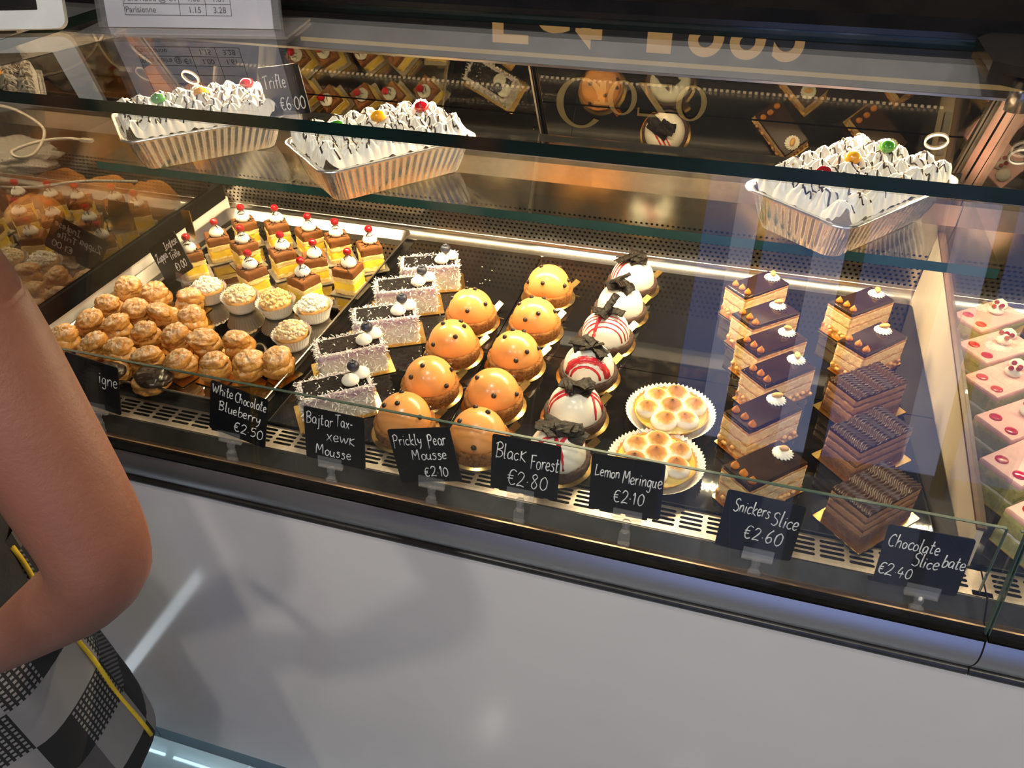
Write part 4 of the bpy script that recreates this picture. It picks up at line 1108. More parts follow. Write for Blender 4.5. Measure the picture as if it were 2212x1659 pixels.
    mb.build('chocolate_drizzle', m_choc, cr)
    mb = MB()
    for k in range(90):
        x, y = R.uniform(-cl/2+0.01, cl/2-0.01), R.uniform(-cw/2+0.01, cw/2-0.01)
        mb.blob((x, y, hgt(x, y)+0.0004), R.uniform(0.0008, 0.0018), R.uniform(0.0008, 0.0018), 0.001, None, 6, 4)
    mb.build('chopped_nuts', m_peanut, cr)['kind'] = 'stuff'
    for (x, y, colr) in cherries:
        h = max(hgt(x+a, y+b) for a in (-0.004, 0, 0.004) for b in (-0.004, 0, 0.004))
        MB().blob((x, y, h+0.0035), 0.0098, 0.0086, 0.0070, lambda v: 0.08*noise.noise(v*1.6+Vector((x*90, y*90, 0))), 20, 12).build('glace_cherry', m_gc[colr], t, label=colr + ' glace cherry')
    return t
SZ = D + 0.2251
tf = make_trifle(901, 'foil tray trifle on the left of the glass shelf, behind the black trifle price card', [(0.012, 0.012, 'yellow'), (0.075, 0.022, 'red'), (-0.045, 0.0, 'green')])
tf.location = (-0.716, 0.893, SZ); tf.rotation_euler = (0, 0, math.radians(45))
tf = make_trifle(902, 'foil tray trifle on the glass shelf above the orange domes, second of three', [(0.0, 0.0, 'yellow'), (0.06, 0.0, 'red'), (-0.055, 0.0, 'green')])
tf.location = (-0.437, 0.872, SZ); tf.rotation_euler = (0, 0, math.radians(50))
tf = make_trifle(903, 'foil tray trifle at the right end of the glass shelf', [(-0.004, 0.004, 'yellow'), (0.052, 0.0, 'green'), (-0.062, -0.002, 'red')])
tf.location = (0.121, 0.882, SZ); tf.rotation_euler = (0, 0, math.radians(52))
# ------------------------------------------------------------------ chalk handwriting: single strokes, x-height 5, capitals 9, "/" lifts the pen
GL = {
'A': (6, '0 0 3 9 6 0/1.2 3.4 4.9 3.4'), 'B': (6, '1 -1 1.2 9/0 8 3 9.4 5.2 8 4.6 5.8 1.4 4.8 4.8 4 5.4 1.6 3.4 -.2 .6 .2'), 'C': (5.6, '5.4 8 3.6 9.2 1.4 7.6 .3 4.2 1.4 .8 3.6 0 5.4 1'),
'F': (5.6, '1 -.5 1 9/.2 8.8 5.6 9.2/1 4.8 4.4 5'), 'I': (4.4, '.6 8.8 4.2 9.2/2.4 9 2 0/0 0 4 .2'), 'L': (5.2, '1.4 9 .8 .6 2 .2 5.2 .8'),
'M': (7.4, '.4 0 1.2 9 3.4 3.4 6 9.2 6.8 0'), 'P': (5.6, '1 -2 1.2 9/.2 8 3 9.4 5.4 7.8 4.4 5 1.4 4.4'), 'S': (5.4, '5 8.2 3.2 9.4 1 8 1.6 5.8 4 4.4 4.8 2 3 0 .4 1'),
'T': (6, '0 8.6 6 9.2/3 8.8 2.7 0'), 'W': (8.4, '0 9 1.6 .4 3.8 7 5.4 .4 8 9.2'), 'Z': (6, '.6 8.4 2.4 9.2 5.4 9 .4 .4 2.4 1 5.8 .2'),
'a': (4.6, '4 4.2 2.4 5.2 .6 3.6 .8 .8 2.4 .2 4 2.4 4.1 4.6 4.2 .6 4.9 0'), 'b': (4.4, '.8 9.4 .6 .4 2.6 -.1 4.2 1.8 3.6 4.2 1.8 4.6 .7 3'), 'c': (4, '3.8 4.2 2.4 5 .7 3.6 .6 1.2 2.2 0 3.9 .8'),
'd': (4.8, '4 4 2.4 5 .6 3.4 .8 .7 2.4 .2 4 2.2/4.3 9.4 4.1 .8 4.8 0'), 'e': (4.2, '.6 2.4 3.6 3 3.4 4.6 2 5.2 .6 3.6 .7 1.2 2.2 0 4.1 .9'), 'f': (3.8, '3.6 8.6 2.4 9.4 1.5 7.6 1.3 -.4/.2 4.8 3.2 5'),
'g': (4.6, '4 4.2 2.4 5.2 .6 3.6 1 .8 2.6 .4 4 2.6/4.2 5 4.1 -2.6 2.4 -4 .6 -3'), 'h': (4.6, '.8 9.4 .5 0/.6 2.6 2.2 4.8 3.8 4 3.9 0'), 'i': (1.8, '.9 5 .8 .1/1 7 1.1 7.4'),
'j': (2.6, '1.8 5 1.6 -3 .2 -3.8/1.9 7 2 7.4'), 'k': (4.4, '.8 9.2 .6 0/3.8 5 .8 2.2 4.2 -.2'), 'l': (2.2, '.8 9.6 .7 1 1.9 .2'), 'm': (6.8, '.5 5 .5 0/.5 3 2 5 3.2 4 3.2 0/3.2 3 4.8 5 6 4 6.2 0'),
'n': (4.6, '.6 5 .5 0/.6 3 2.4 5 3.8 4 3.9 .1'), 'o': (4.4, '2.4 5 .7 3.8 .6 1.2 2.2 0 3.8 1.2 3.8 3.8 2.2 5'), 'p': (4.6, '.7 5 .5 -4/.6 3.4 2.4 5 4 3.6 3.6 .8 2 0 .7 1.2'),
'r': (3.6, '.7 5 .6 0/.7 3 2 4.8 3.5 4.6'), 's': (3.8, '3.4 4.4 1.8 5.1 .8 4 3 2.4 3.1 .8 1.6 -.1 .3 .6'), 't': (3.6, '1.6 8.4 1.4 .9 2.4 .1 3.5 .6/.2 5.2 3.4 5.5'), 'u': (4.6, '.6 5 .6 1.2 2 0 3.7 1.6 3.9 5 3.9 .6 4.7 0'),
'w': (6.4, '.3 5 1.4 .3 3.1 4.2 4.4 .3 6.1 5'), 'x': (4.4, '.4 5 4 0/3.8 5 .2 0'), 'y': (4.4, '.5 5 .9 2 2.4 1.6 3.8 3.4/4 5 3.4 -1 1.2 -4'), 'z': (4.2, '.4 4.8 3.8 5 .3 .2 4 .3'),
'K': (5, '.8 6.2 .6 0/4.2 6.4 .8 3 4.6 -.2'), '-': (3.4, '.4 3.6 3 3.8'), '.': (2, '.9 2.9 1.2 3.2'), ' ': (2.6, ''),
'0': (5, '2.8 8 .8 6 .6 2 2.4 0 4.4 1.8 4.4 6 2.6 8'), '1': (2.8, '.4 6 1.8 8 1.7 0'), '2': (5, '.4 6.4 2 8.2 4.2 7 3.4 4 .3 .2 2.2 .6 4.8 .2'), '4': (5, '2.4 8 .4 3.2 4.8 3/3.4 5 3.2 -.4'), '5': (4.6, '4.2 8 1.2 8 .9 5 3.2 5 4.2 2.6 2.8 .2 .4 .6'),
'6': (4.8, '3.6 8.6 1.2 5.6 .6 2 2.2 0 4.2 1.4 3.6 3.8 1.8 3.8 .7 2'), '8': (5, '4 7 2.4 8.2 .9 6.8 2.4 4.6 4.2 2.4 2.6 0 .7 1.8 2 4.2 4 7'), '9': (4.8, '4.2 6.4 2.6 8.2 .8 6.6 1.4 4.6 3.4 4.8 4.2 6.6 3.8 0'),
'E': (5.2, '5 7.4 3 8.2 1.3 6.4 1.1 2 2.8 0 5 .8/.1 4.8 3.6 5/.1 3.2 3.4 3.4'),   # the euro sign
}
def scribble(mb, text, x, y, size, R, slant=0.10, slope=0.0, wt=0.0007, z=0.0006, width=None):
    """lays chalk strokes on a card's local x-z face (front is -y)"""
    k = size/9.0
    full = sum(GL[c_][0]+0.75 for c_ in text)*k
    kx = k if width is None else k*width/full
    for ch in text:
        w, st = GL[ch]
        jx, jy, js = R.uniform(-0.25, 0.25), R.uniform(-0.35, 0.35), R.uniform(0.93, 1.08)
        for s in st.split('/'):
            q = [float(v) for v in s.split()]
            if len(q) < 4: continue
            pts = []
            for i in range(0, len(q), 2):
                a, b = q[i]*js+R.uniform(-0.12, 0.12), q[i+1]*js+R.uniform(-0.12, 0.12)
                px = x + (a + jx + slant*b)*kx; pz = y + (b + jy)*k + slope*(px-x)
                pts.append((px, -z, pz))
            pts = spline(pts, 4)
            mb.tube(pts, [wt*(0.8+0.4*noise.noise(Vector((p.x*300, p.z*300, 1.0)))+0.1) for p in pts], 5, flat=Vector((0, 1, 0)))
        x += (w+0.75)*kx
    return x
def clip_mesh(t, tall, off=0.0, roll=0.0):
    """clear plastic clip: jaw, ball joint and foot; hangs below the card's lower edge"""
    c = MB().box(-0.015, 0.015, -0.0022, -0.0008, -0.007, 0.006).box(-0.015, 0.015, 0.0012, 0.0024, -0.007, 0.006)
    c.box(-0.015, 0.015, -0.0022, 0.0024, -0.0085, -0.007)
    j = c.build('card_clip', m_acryl, t, loc=(off, 0, 0))
    MB().lathe([(0.0, -0.022), (0.0042, -0.022), (0.0048, -0.019), (0.0034, -0.016), (0.0048, -0.0125), (0.0044, -0.0088), (0.0, -0.0085)], 16).build('ball_joint', m_acryl, j)
    f = MB(); f.poly(rounded(0.013, 0.0066, 0.002, 3), -tall, -tall+0.004); f.poly([(-0.006, -0.003), (0.006, -0.003), (0.0045, 0.003), (-0.0045, 0.003)], -tall+0.004, -0.022)
    f.build('clip_foot', m_acryl, j)
    return j
def price_card(label, lines, loc, rot, w=0.074, h=0.0665, tall=0.034, foot=True, clipoff=0.0, seed=0, cat='price card', wt=0.0007):
    """root at the clip's foot on the ledge; the card rides above"""
    t = thing('price_card', label, cat, loc, rot=(rot[0], 0, rot[2]), group='black chalk price cards')
    R = rng(seed)
    cd = MB().poly(rounded(w, h, 0.0028, 4, 0, h/2), -0.0006, 0.0006, mat=Matrix.Rotation(PI/2, 4, 'X')).build('card', m_slatecard, t, loc=(0, 0, tall), rot=(0, rot[1], 0))
    mb = MB()
    for (s, x, x1, y, size, slope) in lines: scribble(mb, s, (x-0.5)*w, y*h, size*h, R, slope=slope, width=(x1-x)*w, wt=wt)
    mb.build('chalk_lettering', m_chalk, cd)
    if foot:
        j = clip_mesh(t, tall, clipoff); j.location = (clipoff, 0, tall)
    return t
LEAN = -math.radians(11.5)
FZ = D - 0.0196
def front_card(label, lines, x, roll, seed, clipoff=0.0, y=0.5555, dz=0.0, lean=LEAN, yaw=0.0):
    return price_card(label, lines, (x, y, FZ), (lean, math.radians(roll), math.radians(yaw)), tall=0.037+dz, seed=seed, clipoff=clipoff)
front_card('black chalk price card at the far left, half hidden behind the arm', [('igne', 0.62, 0.98, 0.56, 0.24, 0)], -0.712, 7, 1)
front_card('black chalk price card reading White Chocolate Blueberry', [('White', 0.03, 0.40, 0.76, 0.19, -0.05), ('Chocolate', 0.43, 0.98, 0.74, 0.19, -0.06), ('Blueberry', 0.15, 0.90, 0.46, 0.19, 0), ('E2.50', 0.43, 0.95, 0.14, 0.21, 0)], -0.513, 10, 2, clipoff=-0.010, dz=-0.002)
front_card('black chalk price card reading Bajtar Taxewk Mousse', [('Bajtar', 0.03, 0.49, 0.70, 0.21, 0), ('Tax-', 0.52, 0.82, 0.74, 0.21, 0), ('xewK', 0.36, 0.86, 0.42, 0.21, 0), ('Mousse', 0.16, 0.77, 0.12, 0.20, 0)], -0.385, 1, 3, clipoff=-0.007, dz=-0.008)
front_card('black chalk price card reading Prickly Pear Mousse, tilted to one side', [('Prickly', 0.04, 0.52, 0.70, 0.20, -0.04), ('Pear', 0.60, 0.90, 0.68, 0.21, 0), ('Mousse', 0.29, 0.86, 0.42, 0.19, 0), ('E2.10', 0.42, 0.82, 0.10, 0.19, 0)], -0.268, -14, 4, clipoff=0.0, dz=-0.006)
front_card('black chalk price card reading Black Forest', [('BlacK', 0.05, 0.52, 0.60, 0.25, 0), ('Forest', 0.57, 0.99, 0.52, 0.25, 0), ('E2.80', 0.24, 0.86, 0.14, 0.30, 0)], -0.163, 0, 5, clipoff=-0.003, dz=0.003)
front_card('black chalk price card reading Lemon Meringue', [('Lemon', 0.05, 0.41, 0.62, 0.20, 0), ('Meringue', 0.44, 0.98, 0.56, 0.22, 0.04), ('E2.10', 0.33, 0.77, 0.20, 0.25, 0)], -0.055, -2, 6, clipoff=0.004, dz=0.004)
front_card('black chalk price card for the caramel peanut slices', [('Snickers', 0.12, 0.60, 0.66, 0.22, 0), ('Slice', 0.63, 0.98, 0.56, 0.24, 0), ('E2.60', 0.32, 0.84, 0.22, 0.26, 0)], 0.0765, 2, 7, clipoff=0.006, dz=-0.010)
front_card('black chalk price card for the chocolate slices, rightmost, with bent clip', [('Chocolate', 0.05, 0.66, 0.64, 0.21, -0.05), ('bate', 0.72, 0.99, 0.46, 0.20, -0.06), ('Slice', 0.38, 0.70, 0.38, 0.21, 0), ('E2.40', 0.02, 0.44, 0.14, 0.22, 0)], 0.2275, -1, 8, clipoff=0.008, dz=-0.012)
price_card('black chalk price card reading Trifle, standing on the glass shelf', [('Trifle', 0.05, 0.62, 0.56, 0.27, 0), ('E6.00', 0.32, 0.94, 0.10, 0.27, 0)], (-0.590, 0.914, D+0.2262), (-math.radians(4), -math.radians(12), math.radians(-14)), w=0.078, h=0.062, tall=0.046, seed=9, wt=0.0010, clipoff=0.004)
price_card('black chalk price card for the custard slices, tilted, between tray edge and crumble tarts', [('Zuppa', 0.06, 0.46, 0.56, 0.20, 0.05), ('Inglese', 0.49, 0.96, 0.72, 0.18, 0.04), ('Trifle', 0.50, 0.86, 0.44, 0.18, 0), ('E1.00', 0.50, 0.90, 0.14, 0.20, 0)], (-0.790, 0.845, D+0.0012), (-math.radians(8), -math.radians(34), math.radians(-16)), w=0.085, h=0.060, tall=0.030, seed=10, wt=0.0010, clipoff=0.006)
g = thing('gold_card', 'plain gold card in a clear clip at the left edge of the tray', 'card', (-0.822, 0.935, D+0.0012), rz=math.radians(-30))
gp = MB().box(-0.019, 0.019, -0.0006, 0.0006, 0, 0.046).build('card', m_gold, g, loc=(0, 0, 0.046), rot=(math.radians(-6), math.radians(-16), 0))
mb = MB()
for x in (-0.010, 0.012): mb.lathe([(0, 0), (0.0022, 0), (0.0022, 0.001), (0, 0.0015)], 12, 0, Matrix.Translation((x, -0.0007, 0.007)) @ Matrix.Rotation(PI/2, 4, 'X'))
mb.build('rivet', m_steel, gp)
j = clip_mesh(g, 0.046); j.location = (0, 0, 0.046)

# ------------------------------------------------------------------ printed and cut lettering
def text_mesh(name, s, size, mat, parent, M4, offset=0.0, extrude=0.0002, space=1.0):
    cu = bpy.data.curves.new(name, 'FONT'); cu.body = s; cu.size = size; cu.offset = offset; cu.extrude = extrude; cu.space_character = space
    o = bpy.data.objects.new(name, cu); C.objects.link(o)
    dg = bpy.context.evaluated_depsgraph_get(); dg.update()
    me = bpy.data.meshes.new_from_object(o.evaluated_get(dg))
    bpy.data.objects.remove(o); bpy.data.curves.remove(cu)
    me.transform(M4); me.materials.clear(); me.materials.append(mat); me.name = name
    q = bpy.data.objects.new(name, me); C.objects.link(q); q.parent = parent
    return q
# gilded sign on the wall behind the counter; the glass top mirrors it
GY = 1.985
m_gilt = M('glowing_gilt_letter', GOLD_T, 0.45, 0.0, emit=((0.95, 0.50, 0.16), 0.5), n=(30, (0.8, 0.5, 0.16), 0.4, 0.7))  # gold colour plus an added glow, brightens the letters mirrored in the glass
m_gilt2 = M('glowing_gilt_outline', GOLD_T, 0.45, 0.0, emit=((0.95, 0.62, 0.18), 0.28), n=(30, (0.8, 0.5, 0.16), 0.4, 0.7))  # gold with a weaker added glow
sg = thing('wall_sign', 'gold lettered shop sign on the dark wall, mirrored upside down in the glass top', 'sign', (0, GY, D))
MB().box(-1.6, 0.75, 0.006, 0.0145, 0.46, 1.0).build('sign_board', m_wallb, sg)
RX = Matrix.Rotation(PI/2, 4, 'X')
def fit_letter(ch, x0, x1, z0, z1, mat):
    o = text_mesh('letter', ch, 0.2, mat, sg, RX, 0.003, 0.002)
    vs = o.data.vertices
    lo = [min(v.co[i] for v in vs) for i in range(3)]; hi = [max(v.co[i] for v in vs) for i in range(3)]
    for v in vs: v.co = (x0+(v.co.x-lo[0])/(hi[0]-lo[0])*(x1-x0), v.co.y, z0+(v.co.z-lo[2])/(hi[2]-lo[2])*(z1-z0))
EZ = 0.527
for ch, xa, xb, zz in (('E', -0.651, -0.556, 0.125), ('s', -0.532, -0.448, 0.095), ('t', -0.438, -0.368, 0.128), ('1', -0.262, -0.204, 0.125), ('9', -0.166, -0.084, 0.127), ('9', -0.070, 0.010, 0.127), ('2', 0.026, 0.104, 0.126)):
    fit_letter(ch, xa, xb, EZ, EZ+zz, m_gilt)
def ring_poly(mb, cx, cz, rx, rz, tx, tz, a0=0, a1=2*PI, n=48):
    """an oval with thick sides and thin top and bottom, as in a roman face"""
    vs = []
    for i in range(n+1):
        a = a0+(a1-a0)*i/n
        for y in (0.0, 0.004):
            vs.append((cx+rx*math.cos(a), y, cz+rz*math.sin(a))); vs.append((cx+(rx-tx)*math.cos(a), y, cz+(rz-tz)*math.sin(a)))
    fs = []
    for i in range(n):
        b, c = i*4, (i+1)*4
        fs += [(b, b+1, c+1, c), (b+2, c+2, c+3, b+3), (b, c, c+2, b+2), (b+1, b+3, c+3, c+1)]
    mb.add(vs, fs, 0, False)
zb, zx, zc = 0.724, 0.806, 0.849
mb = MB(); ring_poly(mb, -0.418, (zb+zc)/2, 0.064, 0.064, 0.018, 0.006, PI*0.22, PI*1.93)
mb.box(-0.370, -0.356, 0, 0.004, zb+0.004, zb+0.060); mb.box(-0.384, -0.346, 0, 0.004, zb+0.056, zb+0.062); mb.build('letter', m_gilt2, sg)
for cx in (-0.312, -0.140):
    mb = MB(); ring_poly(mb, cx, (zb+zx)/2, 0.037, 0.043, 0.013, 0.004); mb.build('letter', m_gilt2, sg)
mb = MB(); q0, q1 = -0.273, -0.192
mb.box(q0+0.002, q1-0.002, 0, 0.004, zx-0.006, zx); mb.box(q0, q1, 0, 0.004, zb, zb+0.006)
mb.add([(q1-0.020, 0, zx-0.004), (q1-0.002, 0, zx-0.004), (q0+0.018, 0, zb+0.004), (q0, 0, zb+0.004), (q1-0.020, 0.004, zx-0.004), (q1-0.002, 0.004, zx-0.004), (q0+0.018, 0.004, zb+0.004), (q0, 0.004, zb+0.004)], [(0, 1, 2, 3), (4, 7, 6, 5), (0, 3, 7, 4), (1, 5, 6, 2)], 0, False)
mb.box(q0+0.002, q0+0.006, 0, 0.004, zx-0.020, zx-0.004); mb.box(q1-0.004, q1, 0, 0.004, zb+0.004, zb+0.020); mb.build('letter', m_gilt2, sg)
MB().box(-1.2, 0.62, 0, 0.004, 0.672, 0.682).build('gold_rule', m_gilt2, sg)
MB().box(-1.2, 0.62, 0, 0.004, 0.905, 0.911).build('gold_rule', m_gilt2, sg)

# ------------------------------------------------------------------ things on the glass top
GT = D + 0.3784
tb = thing('tablet', 'white framed tablet leaning on its stand on the glass top', 'tablet', (-0.958, 0.806, GT+0.002), rz=math.radians(19.5))
TM = Matrix.Rotation(-math.radians(22), 4, 'X')
MB().poly(rounded(0.245, 0.175, 0.012, 6, 0, 0.0885), -0.004, 0.004, mat=TM @ Matrix.Rotation(PI/2, 4, 'X')).build('tablet_body', M('white_plastic', (0.62, 0.64, 0.66), 0.3, n=(30, (0.58, 0.6, 0.62), 0.4, 0.6)), tb)
MB().poly(rounded(0.182, 0.130, 0.001, 2, 0, 0.088), 0.004, 0.0045, mat=TM @ Matrix.Rotation(PI/2, 4, 'X')).build('screen', m_blackgloss, tb)
MB().prism([(0.004, 0), (0.055, 0), (0.052, 0.004), (0.045, 0.09), (0.040, 0.09)], -0.03, 0.03).build('stand', m_blackgloss, tb)
hd = thing('sign_holder', 'clear acrylic leaflet holder standing on the glass top', 'holder', (-0.687, 0.880, GT+0.0008), rz=math.radians(11))
LM = Matrix.Rotation(-math.radians(14), 4, 'X')
MB().box(-0.135, 0.135, -0.030, 0.065, 0.0, 0.003).build('holder_base', m_acryl, hd)
MB().box(-0.118, 0.118, 0.006, 0.008, 0.004, 0.31, mat=LM).build('holder_back', m_acryl, hd)
MB().box(-0.118, 0.118, -0.002, 0.0, 0.004, 0.31, mat=LM).build('holder_front', m_acryl, hd)
pl = thing('price_list', 'white printed price list sheet standing in the acrylic holder', 'paper', (-0.687, 0.880, GT+0.0008), rz=math.radians(11))
MB().box(-0.1075, 0.1075, 0.0015, 0.0035, 0.0045, 0.30, mat=LM).build('sheet', M('copy_paper', (0.72, 0.72, 0.80), 0.8, n=(20, (0.7, 0.7, 0.78), 0.4, 0.6)), pl)
m_ink = M('printer_ink', (0.05, 0.05, 0.07), 0.8, n=(200, (0.08, 0.08, 0.1), 0.4, 0.6))
gr = MB()
xa, xb, xc, xd = -0.082, -0.010, 0.024, 0.056
for k in range(14): gr.box(xa, xd, 0.0012, 0.0014, 0.0180+k*0.0128, 0.0187+k*0.0128, mat=LM)
for x in (xa, xb, xc, xd): gr.box(x-0.00035, x+0.00035, 0.0012, 0.0014, 0.0180, 0.0180+13*0.0128, mat=LM)
gr.build('table_rule', m_ink, pl)
PM = LM @ Matrix.Translation((0, 0.0011, 0)) @ RX
for k, (a, b, c2) in enumerate((('Parisienne', '1.15', '3.28'), ('Ftira Kbira @ €1', '1.00', '1.61'))):
    z = 0.0213+k*0.0128
    for s, x in ((a, xa+0.001), (b, xb+0.011), (c2, xc+0.009)):
        text_mesh('printed_text', s, 0.0098, m_ink, pl, LM @ Matrix.Translation((x, 0.0011, z)) @ RX, 0.0, 0.0001)
# charging cable trailing behind the side glass, a clear bag and rolls in the left case
m_cable = M('white_cable_jacket', (0.8, 0.78, 0.74), 0.4, n=(50, (0.75, 0.73, 0.69), 0.4, 0.6))
cb = thing('charging_cable', 'white charging cable looped over the bag in the left case', 'cable', (0, 0, D))
MB().tube(spline([(-1.36, 1.05, 0.158), (-1.32, 1.085, 0.170), (-1.26, 1.085, 0.170), (-1.17, 1.05, 0.155), (-1.125, 0.98, 0.145), (-1.135, 0.955, 0.142), (-1.165, 0.97, 0.145), (-1.14, 1.01, 0.15), (-1.115, 1.04, 0.146), (-1.095, 1.05, 0.142)], 8), 0.0026, 8).build('cable_jacket', m_cable, cb)
MB().box(-1.097, -1.074, 1.047, 1.055, 0.1395, 0.1445).build('plug', m_cable, cb)
cb = thing('charging_cable', 'white cable lying low across the rolls beside the dividing glass', 'cable', (0, 0, D))
MB().tube(spline([(-1.36, 0.87, 0.060), (-1.26, 0.945, 0.079), (-1.17, 0.975, 0.078), (-1.09, 1.02, 0.080), (-1.00, 1.045, 0.079)], 8), 0.0026, 8).build('cable_jacket', m_cable, cb)
m_bag = glass_mat('clear_bag_film', (0.72, 0.72, 0.74), 0.10, 0.08, extra=(0.5, (0.72, 0.71, 0.69)))
bg = MB()
def bagf(v): return 0.30*fbm(v*2.1+Vector((3, 1, 2)), 4) + 0.10*noise.noise(v*7)
bg.blob((0, 0, 0.0), 0.11, 0.065, 0.024, bagf, 48, 30)
o = bg.build('plastic_bag', m_bag); o.location = (-1.25, 1.02, D+0.108)
tag(o, 'crumpled clear plastic bag lying on the rolls in the left case', 'bag')
m_roll = M('bread_roll_crust', (0.72, 0.33, 0.07), 0.55, n=(25, (0.55, 0.22, 0.04), 0.4, 0.7), bump=(80, 0.0015))
R = rng(77)
RL = [(-1.31, 1.06), (-1.20, 1.062), (-1.095, 1.06), (-0.995, 1.062), (-1.38, 0.965), (-1.27, 0.96), (-1.16, 0.958)]
rp = None
for i, (x, y) in enumerate(RL):
    row = 'rear row' if y > 1.03 else 'front row'
    lab = 'orange crusted bread roll in the left case, %s, %s from the dividing glass' % (row, ('first', 'second', 'third', 'fourth', 'fifth')[sum(1 for (a, b) in RL if abs(b-y) < 0.05 and a > x)])
    if rp is None:
        rp = thing('bread_roll', lab, 'bread roll', (0, 0, 0), group='rolls in the left case')
        MB().blob((0, 0, 0.036), 0.050, 0.042, 0.036, lambda v: 0.10*noise.noise(v*2)-0.12*max(0, 1-abs(v.y)*7)*max(0, v.z), 32, 20).build('crust', m_roll, rp)
        o = rp
    else: o = dup(rp, (0, 0, 0))
    o.location = (x, y, D-0.0015); o.rotation_euler = (0, 0, R.uniform(0, 3)); o['label'] = lab
# ------------------------------------------------------------------ the customer at the left
m_skin = M('skin', (0.235, 0.092, 0.058), 0.5, n=(14, (0.19, 0.07, 0.043), 0.35, 0.7), bump=(260, 0.0004))
m_hair = M('brown_hair', (0.05, 0.03, 0.02), 0.6, n=(60, (0.03, 0.018, 0.012), 0.4, 0.6))
m_shirt = M('dark_cotton', (0.014, 0.014, 0.016), 0.9, n=(40, (0.02, 0.02, 0.022), 0.4, 0.6), bump=(90, 0.002))
m_trim = M('yellow_piping', (0.72, 0.50, 0.02), 0.7, n=(60, (0.62, 0.42, 0.015), 0.4, 0.6))
P = thing('person', 'person at the left in checked shorts, elbow out, hand on hip', 'person', (-0.77, 0.29, 0))
def P_(x, y, z): return (x+0.77, y-0.29, z+D)
def skin_body(name, verts, edges, radii, mat, parent, root=0, sub=2):
    me = bpy.data.meshes.new(name); me.from_pydata([P_(*v) for v in verts], edges, []); me.materials.append(mat)
    o = bpy.data.objects.new(name, me); C.objects.link(o); o.parent = parent
    o.modifiers.new('skin', 'SKIN')
    for i, r in enumerate(radii):
        sv = me.skin_vertices[0].data[i]; sv.radius = r if isinstance(r, tuple) else (r, r); sv.use_root = (i == root)
    o.modifiers['skin'].use_smooth_shade = True
    s = o.modifiers.new('sub', 'SUBSURF'); s.levels = sub; s.render_levels = sub
    return o
V, E, RD = [], [], []
def vtx(p, r, link=None):
    V.append(p); RD.append(r)
    if link is not None: E.append((link, len(V)-1))
    return len(V)-1
F = -D
X0, Y0 = -0.77, 0.29
pel = vtx((X0, Y0, 0.09), (0.125, 0.095))
ch = vtx((X0-0.005, Y0, 0.24), (0.120, 0.088), pel); c2 = vtx((X0-0.01, Y0, 0.38), (0.130, 0.095), ch); nk = vtx((X0-0.01, Y0, 0.505), 0.055, c2)
n2 = vtx((X0-0.01, Y0+0.012, 0.585), 0.052, nk); h1 = vtx((X0-0.01, Y0+0.03, 0.66), (0.070, 0.082), n2); h2 = vtx((X0-0.01, Y0+0.027, 0.745), (0.072, 0.088), h1)
# right arm, elbow pushed back towards the camera, hand on the hip
s1 = vtx((-0.595, 0.292, 0.470), 0.056, c2); s2 = vtx((-0.515, 0.288, 0.468), 0.053, s1); u0 = vtx((-0.447, 0.280, 0.425), 0.044, s2)
u1 = vtx((-0.406, 0.266, 0.375), 0.041, u0); u2 = vtx((-0.379, 0.251, 0.318), 0.0385, u1)
e1 = vtx((-0.355, 0.240, 0.262), 0.0365, u2); e2 = vtx((-0.346, 0.234, 0.226), 0.0345, e1)
f1 = vtx((-0.372, 0.230, 0.196), 0.0325, e2); f2 = vtx((-0.418, 0.228, 0.156), 0.0285, f1); f3 = vtx((-0.466, 0.226, 0.113), 0.0245, f2); wr = vtx((-0.500, 0.226, 0.085), (0.021, 0.024), f3)
pm = vtx((-0.548, 0.230, 0.058), (0.015, 0.032), wr); p2 = vtx((-0.580, 0.236, 0.046), (0.013, 0.034), pm)
# left arm hanging
l1 = vtx((X0-0.175, Y0, 0.455), 0.058, c2); l2 = vtx((X0-0.22, Y0+0.01, 0.31), 0.047, l1); l3 = vtx((X0-0.235, Y0+0.02, 0.17), 0.039, l2); l4 = vtx((X0-0.23, Y0+0.045, 0.03), 0.034, l3); l5 = vtx((X0-0.225, Y0+0.065, -0.06), 0.024, l4)
lp = vtx((X0-0.223, Y0+0.075, -0.11), (0.018, 0.034), l5)
for sx in (1, -1):
    x = X0+sx*0.092
    a = vtx((x, Y0, -0.06), 0.082, pel); b = vtx((x, Y0, -0.22), 0.070, a); kn = vtx((x, Y0, -0.37), 0.054, b); cf = vtx((x, Y0-0.01, -0.50), 0.053, kn); an = vtx((x, Y0-0.01, -0.755), 0.036, cf)
    hl = vtx((x, Y0, -0.805), 0.036, an); toe = vtx((x+sx*0.02, Y0+0.085, -0.822), (0.040, 0.022), hl)
body = skin_body('body', V, E, RD, m_skin, P)
